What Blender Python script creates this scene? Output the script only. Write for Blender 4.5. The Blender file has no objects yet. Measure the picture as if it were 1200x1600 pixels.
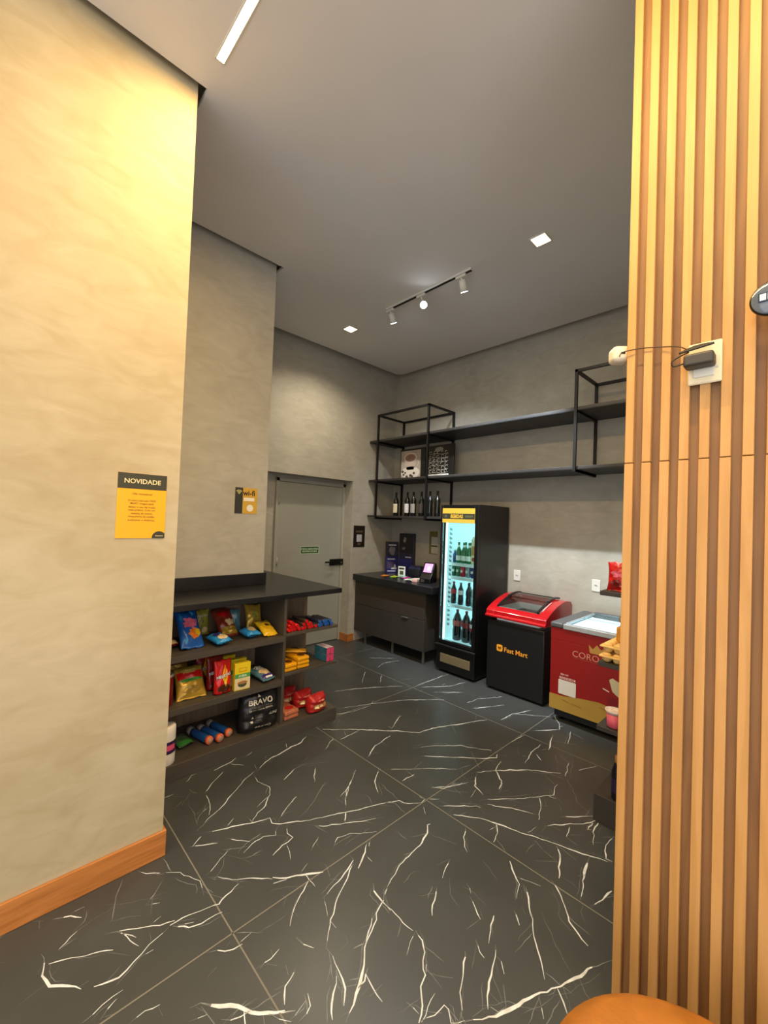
import bpy, bmesh, math, random
from mathutils import Vector, Matrix, noise
C = bpy.context.scene.collection
PI = math.pi
# ------------------------------------------------------------------ materials
def lin(h):
    h = h.lstrip('#'); o = []
    for i in (0, 2, 4):
        c = int(h[i:i+2], 16)/255
        o.append(c/12.92 if c <= .04045 else ((c+.055)/1.055)**2.4)
    return (o[0], o[1], o[2], 1)
_mats = {}
def M(name, col='808080', rough=.5, metal=0, var=0, vscale=8, bump=0, bscale=60, emit=None, estr=0, trans=0, alpha=1, coat=0, spec=.5):
    if name in _mats: return _mats[name]
    m = bpy.data.materials.new(name); m.use_nodes = True
    nt = m.node_tree; b = nt.nodes['Principled BSDF']; c = lin(col)
    b.inputs['Base Color'].default_value = c
    b.inputs['Roughness'].default_value = rough; b.inputs['Metallic'].default_value = metal
    b.inputs['Transmission Weight'].default_value = trans; b.inputs['Alpha'].default_value = alpha
    b.inputs['Coat Weight'].default_value = coat; b.inputs['Specular IOR Level'].default_value = spec
    if emit:
        b.inputs['Emission Color'].default_value = lin(emit); b.inputs['Emission Strength'].default_value = estr
    if var or bump:
        tc = nt.nodes.new('ShaderNodeTexCoord')
    if var:
        n = nt.nodes.new('ShaderNodeTexNoise'); n.inputs['Scale'].default_value = vscale; n.inputs['Detail'].default_value = 5
        nt.links.new(tc.outputs['Object'], n.inputs['Vector'])
        r = nt.nodes.new('ShaderNodeValToRGB')
        r.color_ramp.elements[0].position = .3; r.color_ramp.elements[1].position = .7
        r.color_ramp.elements[0].color = tuple(x*(1-var) for x in c[:3])+(1,)
        r.color_ramp.elements[1].color = tuple(min(1, x*(1+var)) for x in c[:3])+(1,)
        nt.links.new(n.outputs['Fac'], r.inputs['Fac']); nt.links.new(r.outputs['Color'], b.inputs['Base Color'])
    if bump:
        n2 = nt.nodes.new('ShaderNodeTexNoise'); n2.inputs['Scale'].default_value = bscale; n2.inputs['Detail'].default_value = 4
        nt.links.new(tc.outputs['Object'], n2.inputs['Vector'])
        bp = nt.nodes.new('ShaderNodeBump'); bp.inputs['Strength'].default_value = bump; bp.inputs['Distance'].default_value = .01
        nt.links.new(n2.outputs['Fac'], bp.inputs['Height']); nt.links.new(bp.outputs['Normal'], b.inputs['Normal'])
    _mats[name] = m
    return m
def stucco(name, c1, c2, c3):
    m = bpy.data.materials.new(name); m.use_nodes = True; nt = m.node_tree; L = nt.links.new
    b = nt.nodes['Principled BSDF']; b.inputs['Roughness'].default_value = .62; b.inputs['Specular IOR Level'].default_value = .3
    tc = nt.nodes.new('ShaderNodeTexCoord')
    def nz(scale, det, dist=0, stretch=(1, 1, 1)):
        mp = nt.nodes.new('ShaderNodeMapping'); mp.inputs['Scale'].default_value = stretch
        L(tc.outputs['Object'], mp.inputs['Vector'])
        n = nt.nodes.new('ShaderNodeTexNoise'); n.inputs['Scale'].default_value = scale; n.inputs['Detail'].default_value = det
        n.inputs['Distortion'].default_value = dist; L(mp.outputs['Vector'], n.inputs['Vector']); return n
    a = nz(1.3, 7, .6); d = nz(5, 8, 1.2, (1, 1, 2.2)); e = nz(55, 5)
    r = nt.nodes.new('ShaderNodeValToRGB'); el = r.color_ramp.elements
    el[0].position = .3; el[0].color = lin(c1); el[1].position = .7; el[1].color = lin(c3)
    k = el.new(.5); k.color = lin(c2)
    mx = nt.nodes.new('ShaderNodeMath'); mx.operation = 'MULTIPLY_ADD'; mx.inputs[1].default_value = .45
    sc = nt.nodes.new('ShaderNodeMath'); sc.operation = 'MULTIPLY'; sc.inputs[1].default_value = .55
    L(a.outputs['Fac'], sc.inputs[0]); L(d.outputs['Fac'], mx.inputs[0]); L(sc.outputs[0], mx.inputs[2])
    L(mx.outputs[0], r.inputs['Fac']); L(r.outputs['Color'], b.inputs['Base Color'])
    ad = nt.nodes.new('ShaderNodeMath'); ad.operation = 'MULTIPLY_ADD'; ad.inputs[1].default_value = .25
    L(e.outputs['Fac'], ad.inputs[0]); L(d.outputs['Fac'], ad.inputs[2])
    bp = nt.nodes.new('ShaderNodeBump'); bp.inputs['Strength'].default_value = .07; bp.inputs['Distance'].default_value = .02
    L(ad.outputs[0], bp.inputs['Height']); L(bp.outputs['Normal'], b.inputs['Normal'])
    return m
def woodmat(name, c1, c2, sc=(14, 14, .9), rough=.5):
    m = bpy.data.materials.new(name); m.use_nodes = True; nt = m.node_tree; L = nt.links.new
    b = nt.nodes['Principled BSDF']; b.inputs['Roughness'].default_value = rough
    tc = nt.nodes.new('ShaderNodeTexCoord'); mp = nt.nodes.new('ShaderNodeMapping'); mp.inputs['Scale'].default_value = sc
    L(tc.outputs['Object'], mp.inputs['Vector'])
    n = nt.nodes.new('ShaderNodeTexNoise'); n.inputs['Scale'].default_value = 3; n.inputs['Detail'].default_value = 8; n.inputs['Distortion'].default_value = 1.5
    L(mp.outputs['Vector'], n.inputs['Vector'])
    r = nt.nodes.new('ShaderNodeValToRGB'); r.color_ramp.elements[0].position = .35; r.color_ramp.elements[1].position = .65
    r.color_ramp.elements[0].color = lin(c1); r.color_ramp.elements[1].color = lin(c2)
    L(n.outputs['Fac'], r.inputs['Fac']); L(r.outputs['Color'], b.inputs['Base Color'])
    bp = nt.nodes.new('ShaderNodeBump'); bp.inputs['Strength'].default_value = .08; bp.inputs['Distance'].default_value = .004
    L(n.outputs['Fac'], bp.inputs['Height']); L(bp.outputs['Normal'], b.inputs['Normal'])
    return m
def glassmat(name, tint='ffffff', gloss=.12, rough=.02, fres=True):
    m = bpy.data.materials.new(name); m.use_nodes = True; nt = m.node_tree; L = nt.links.new
    for n in list(nt.nodes):
        if n.type == 'BSDF_PRINCIPLED': nt.nodes.remove(n)
    o = [n for n in nt.nodes if n.type == 'OUTPUT_MATERIAL'][0]
    t = nt.nodes.new('ShaderNodeBsdfTransparent'); t.inputs['Color'].default_value = lin(tint)
    g = nt.nodes.new('ShaderNodeBsdfGlossy'); g.inputs['Roughness'].default_value = rough
    fr = nt.nodes.new('ShaderNodeFresnel'); fr.inputs['IOR'].default_value = 1.35
    mul = nt.nodes.new('ShaderNodeMath'); mul.operation = 'ADD'; mul.inputs[1].default_value = gloss-.03; mul.use_clamp = True
    L(fr.outputs[0], mul.inputs[0])
    if not fres: nt.links.clear(); mul.inputs[0].default_value = 0; mul.inputs[1].default_value = gloss
    mx = nt.nodes.new('ShaderNodeMixShader'); L(mul.outputs[0], mx.inputs[0]); L(t.outputs[0], mx.inputs[1]); L(g.outputs[0], mx.inputs[2])
    L(mx.outputs[0], o.inputs['Surface'])
    return m
# ------------------------------------------------------------------ mesh helpers
def nb(): return bmesh.new()
def box(bm, x0, x1, y0, y1, z0, z1, bev=0, mi=0, seg=2):
    mt = Matrix.Translation(((x0+x1)/2, (y0+y1)/2, (z0+z1)/2)) @ Matrix.Diagonal((abs(x1-x0), abs(y1-y0), abs(z1-z0), 1))
    g = bmesh.ops.create_cube(bm, size=1, matrix=mt); vs = g['verts']
    fs = set(f for v in vs for f in v.link_faces)
    for f in fs: f.material_index = mi
    if bev:
        es = list(set(e for v in vs for e in v.link_edges))
        r = bmesh.ops.bevel(bm, geom=es, offset=bev, segments=seg, profile=.5, affect='EDGES')
        for f in r['faces']: f.material_index = mi; f.smooth = True
    return bm
def cyl(bm, p0, p1, r0, r1=None, seg=20, mi=0, cap=True):
    r1 = r0 if r1 is None else r1; p0 = Vector(p0); p1 = Vector(p1); d = p1-p0
    q = d.to_track_quat('Z', 'Y').to_matrix().to_4x4()
    mt = Matrix.Translation((p0+p1)/2) @ q
    g = bmesh.ops.create_cone(bm, cap_ends=cap, segments=seg, radius1=max(r0, 1e-5), radius2=max(r1, 1e-5), depth=d.length, matrix=mt)
    for f in set(f for v in g['verts'] for f in v.link_faces):
        f.material_index = mi
        if len(f.verts) == 4: f.smooth = True
    return bm
def lathe(bm, prof, seg=24, c=(0, 0, 0), mi=0, capb=True, capt=True, M4=None):
    rings = []
    for r, z in prof:
        ring = []
        for k in range(seg):
            a = 2*PI*k/seg; p = Vector((c[0]+r*math.cos(a), c[1]+r*math.sin(a), c[2]+z))
            if M4: p = M4 @ p
            ring.append(bm.verts.new(p))
        rings.append(ring)
    for a, b in zip(rings, rings[1:]):
        for k in range(seg):
            f = bm.faces.new((a[k], a[(k+1) % seg], b[(k+1) % seg], b[k])); f.smooth = True; f.material_index = mi
    if capb: bm.faces.new(list(reversed(rings[0]))).material_index = mi
    if capt: bm.faces.new(rings[-1]).material_index = mi
    return bm
def tube(bm, pts, r, seg=8, mi=0):
    pts = [Vector(p) for p in pts]; rings = []
    for i, p in enumerate(pts):
        d = (pts[min(i+1, len(pts)-1)]-pts[max(i-1, 0)]).normalized()
        up = Vector((0, 0, 1)) if abs(d.z) < .9 else Vector((1, 0, 0))
        a = d.cross(up).normalized(); b = d.cross(a)
        rings.append([bm.verts.new(p+(a*math.cos(2*PI*k/seg)+b*math.sin(2*PI*k/seg))*r) for k in range(seg)])
    for A, B in zip(rings, rings[1:]):
        for k in range(seg):
            f = bm.faces.new((A[k], A[(k+1) % seg], B[(k+1) % seg], B[k])); f.smooth = True; f.material_index = mi
    bm.faces.new(list(reversed(rings[0]))); bm.faces.new(rings[-1])
    return bm
def spline(pts, n=8):
    pts = [Vector(p) for p in pts]; o = []
    for i in range(len(pts)-1):
        p0 = pts[max(i-1, 0)]; p1 = pts[i]; p2 = pts[i+1]; p3 = pts[min(i+2, len(pts)-1)]
        for k in range(n):
            t = k/n
            o.append(.5*((2*p1)+(p2-p0)*t+(2*p0-5*p1+4*p2-p3)*t*t+(3*p1-p0-3*p2+p3)*t**3))
    o.append(pts[-1]); return o
def quad(bm, pts, mi=0):
    f = bm.faces.new([bm.verts.new(p) for p in pts]); f.material_index = mi; return f
def prism(bm, pts2, y0, y1, mi=0, axis='y'):
    """polygon in (x,z) extruded along y (or (x,y) along z)"""
    def P(p, t): return (p[0], t, p[1]) if axis == 'y' else (p[0], p[1], t) if axis == 'z' else (t, p[0], p[1])
    a = [bm.verts.new(P(p, y0)) for p in pts2]; b = [bm.verts.new(P(p, y1)) for p in pts2]; n = len(pts2)
    fs = [bm.faces.new(a), bm.faces.new(list(reversed(b)))]
    for k in range(n): fs.append(bm.faces.new((a[k], b[k], b[(k+1) % n], a[(k+1) % n])))
    for f in fs: f.material_index = mi
    bmesh.ops.recalc_face_normals(bm, faces=fs)
    return bm
def mesh_of(name, bm, mats):
    me = bpy.data.meshes.new(name); bm.to_mesh(me); bm.free()
    for m in (mats if isinstance(mats, (list, tuple)) else [mats]): me.materials.append(m)
    return me
def part(root, name, bm, mats, label=None, loc=None, rot=None):
    o = bpy.data.objects.new(name, mesh_of(name, bm, mats)); C.objects.link(o)
    if root: o.parent = root
    if loc: o.location = loc
    if rot: o.rotation_euler = rot
    if label: o['label'] = label
    return o
def tag(o, label, cat, group=None):
    o['label'] = label; o['category'] = cat
    if group: o['group'] = group
    return o
def T(name, label, cat, loc=(0, 0, 0), rot=(0, 0, 0), group=None):
    o = bpy.data.objects.new(name, None); C.objects.link(o); o.empty_display_size = .05
    o.location = loc; o.rotation_euler = rot
    return tag(o, label, cat, group)
def S(name, bm, mats, label, cat, loc=(0, 0, 0), rot=(0, 0, 0), group=None):
    return tag(part(None, name, bm, mats, None, loc, rot), label, cat, group)
def struct(name, bm, mats, label=None):
    o = part(None, name, bm, mats); o['kind'] = 'structure'
    if label: o['label'] = label
    return o
def dup(root, loc, rot=None, label=None, group=None):
    r = root.copy(); C.objects.link(r); r.location = loc
    if rot is not None: r.rotation_euler = rot
    if label: r['label'] = label
    if group: r['group'] = group
    for ch in list(root.children):
        c = ch.copy(); C.objects.link(c); c.parent = r
        for g in list(ch.children):
            d = g.copy(); C.objects.link(d); d.parent = c
    return r
def text_bm(body, size, w=None, bold=0, align='CENTER', extr=.0004, depth_axis=True, shear=0, spacing=1.0, h=None):
    """flat lettering as mesh standing in x,z facing -y, centred on the origin (or left aligned)"""
    cu = bpy.data.curves.new('lettering', 'FONT'); cu.body = body; cu.size = size; cu.align_x = align; cu.align_y = 'CENTER'
    cu.offset = bold*size; cu.extrude = extr; cu.shear = shear; cu.space_character = spacing; cu.resolution_u = 3
    ob = bpy.data.objects.new('lettering', cu); C.objects.link(ob)
    bpy.context.view_layer.update()
    dg = bpy.context.evaluated_depsgraph_get(); me = bpy.data.meshes.new_from_object(ob.evaluated_get(dg))
    bpy.data.objects.remove(ob); bpy.data.curves.remove(cu)
    bm = nb(); bm.from_mesh(me); bpy.data.meshes.remove(me)
    if bm.verts:
        xs = [v.co.x for v in bm.verts]; ys = [v.co.y for v in bm.verts]
        k = 1; kz = 1
        if w: k = w/max(1e-6, max(xs)-min(xs))
        if h: kz = h/max(1e-6, max(ys)-min(ys))
        elif w: kz = k
        cx = (max(xs)+min(xs))/2 if align == 'CENTER' else min(xs); cy = (max(ys)+min(ys))/2
        for v in bm.verts:
            v.co = Vector(((v.co.x-cx)*k, -v.co.z, (v.co.y-cy)*kz))
    bmesh.ops.recalc_face_normals(bm, faces=bm.faces[:])
    return bm
def mv(bm, x=0, y=0, z=0):
    bmesh.ops.translate(bm, vec=(x, y, z), verts=bm.verts[:]); return bm
def rectp(x0, x1, z0, z1, y, th=.0006):
    return box(nb(), x0, x1, y-th, y, z0, z1)
def disc(cx, cz, r, y, seg=32, rz=None, th=.0006, a0=0, a1=2*PI):
    n = seg; pts = [(cx+r*math.cos(a0+(a1-a0)*k/n), cz+(rz or r)*math.sin(a0+(a1-a0)*k/n)) for k in range(n if a1-a0 > 6.2 else n+1)]
    return prism(nb(), pts, y-th, y)
def rest(t, z):
    """lower or lift a thing so that its lowest point just touches height z"""
    bpy.context.view_layer.update(); lo = 1e9
    for ch in t.children_recursive:
        for v in ch.data.vertices: lo = min(lo, (ch.matrix_world @ v.co).z)
    t.location.z += z+.0006-lo
# ------------------------------------------------------------------ bags
class Bag:
    def __init__(s, w, h, t, seed=0, kind='pillow', sag=0.0):
        s.w, s.h, s.t, s.seed, s.kind, s.sag = w, h, t, seed, kind, sag
    def p(s, u, v, side, off=0):
        w, h, t = s.w, s.h, s.t
        if s.kind == 'pillow':
            ev = max(0, 1-abs(v/.92)**2.6) if abs(v) < .92 else 0
            prof = (max(0, 1-abs(u)**2.4)**.55)*(ev**.6)
            x = w/2*u*(1-.09*ev)
        elif s.kind == 'pouch':
            k = (v+1)/2
            vp = (1-k)**.55*(.75+.25*min(1, k*6)) if k < .97 else (1-k)**.55
            prof = (max(0, 1-abs(u)**3)**.5)*vp
            x = w/2*u*(1-.05*math.sin(k*PI))
        else:                                   # 'sack' – full block bag with folded top
            k = (v+1)/2
            vp = min(1, (k*9)**.5) * (1 if k < .72 else max(0, 1-((k-.72)/.28)**1.6))**.8
            prof = (max(0, 1-abs(u)**4)**.45)*vp
            x = w/2*u*(1+.07*math.sin(k*PI)-.04*k)
        n = noise.noise(Vector((u*2.2+s.seed*3.1, v*3.3, side*.7+s.seed)))+.5*noise.noise(Vector((u*5.2+s.seed*1.7, v*6.3, side+s.seed*2)))
        y = side*(t/2*prof+off)+n*t*.16*min(1, prof*1.4)*1
        if abs(v) > .9 and s.kind == 'pillow': y += math.sin(u*14+s.seed)*.0025+.004*math.sin(u*3+s.seed)
        z = h*(v+1)/2*(1)+(.012*h*math.sin(u*7+s.seed) if abs(v) > .97 else 0)
        y += s.sag*((v+1)/2)**2
        return Vector((x, y, z))
    def bm(s, nu=16, nv=20):
        b = nb(); G = {}
        for side in (-1, 1):
            for i in range(nu+1):
                for j in range(nv+1):
                    u = -1+2*i/nu; v = -1+2*j/nv
                    if side == 1 and (i in (0, nu)) : G[side, i, j] = G[-1, i, j]; continue
                    G[side, i, j] = b.verts.new(s.p(u, v, side))
        for side in (-1, 1):
            for i in range(nu):
                for j in range(nv):
                    q = [G[side, i, j], G[side, i+1, j], G[side, i+1, j+1], G[side, i, j+1]]
                    if side == 1: q.reverse()
                    f = b.faces.new(q); f.smooth = True
        for i in range(nu):
            for j, fl in ((0, 1), (nv, 0)):
                q = [G[-1, i, j], G[1, i, j], G[1, i+1, j], G[-1, i+1, j]]
                q2 = []
                for v in q:
                    if v not in q2: q2.append(v)
                if len(q2) > 2: b.faces.new(q2 if fl else list(reversed(q2)))
        return b
    def patch(s, u0, u1, v0, v1, shape='rect', off=.0016, side=-1, n=12, wob=0, seed=0):
        b = nb(); V = {}
        for i in range(n+1):
            for j in range(n+1):
                a = -1+2*i/n; c = -1+2*j/n
                if shape == 'ellipse':
                    x, y = a*math.sqrt(max(0, 1-c*c/2)), c*math.sqrt(max(0, 1-a*a/2))
                elif shape == 'tri': x, y = a*(1-(c+1)/2), c
                elif shape == 'diamond': x, y = (a+c)/2, (a-c)/2
                else: x, y = a, c
                if wob:
                    k = 1+wob*noise.noise(Vector((x*3+seed, y*3, seed*2.3))); x *= k; y *= k
                V[i, j] = b.verts.new(s.p((u0+u1)/2+x*(u1-u0)/2, (v0+v1)/2+y*(v1-v0)/2, side, off))
        for i in range(n):
            for j in range(n):
                try: f = b.faces.new((V[i, j], V[i+1, j], V[i+1, j+1], V[i, j+1])); f.smooth = True
                except ValueError: pass
        return b
    def text(s, body, uw, u, v, bold=.0, off=.0028, vh=None, rot=0):
        """lettering wrapped on the front; uw = width in u units"""
        b = text_bm(body, 1, w=uw*s.w/2, bold=bold, extr=0, h=(vh*s.h/2 if vh else None))
        bmesh.ops.triangulate(b, faces=b.faces[:])
        bmesh.ops.subdivide_edges(b, edges=[e for e in b.edges if e.calc_length() > s.w*.05], cuts=1)
        cr, sr = math.cos(rot), math.sin(rot)
        for q in b.verts:
            x, z = q.co.x*cr-q.co.z*sr, q.co.x*sr+q.co.z*cr
            q.co = s.p(u+x/(s.w/2), v+z/(s.h/2), -1, off)
        return b
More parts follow.
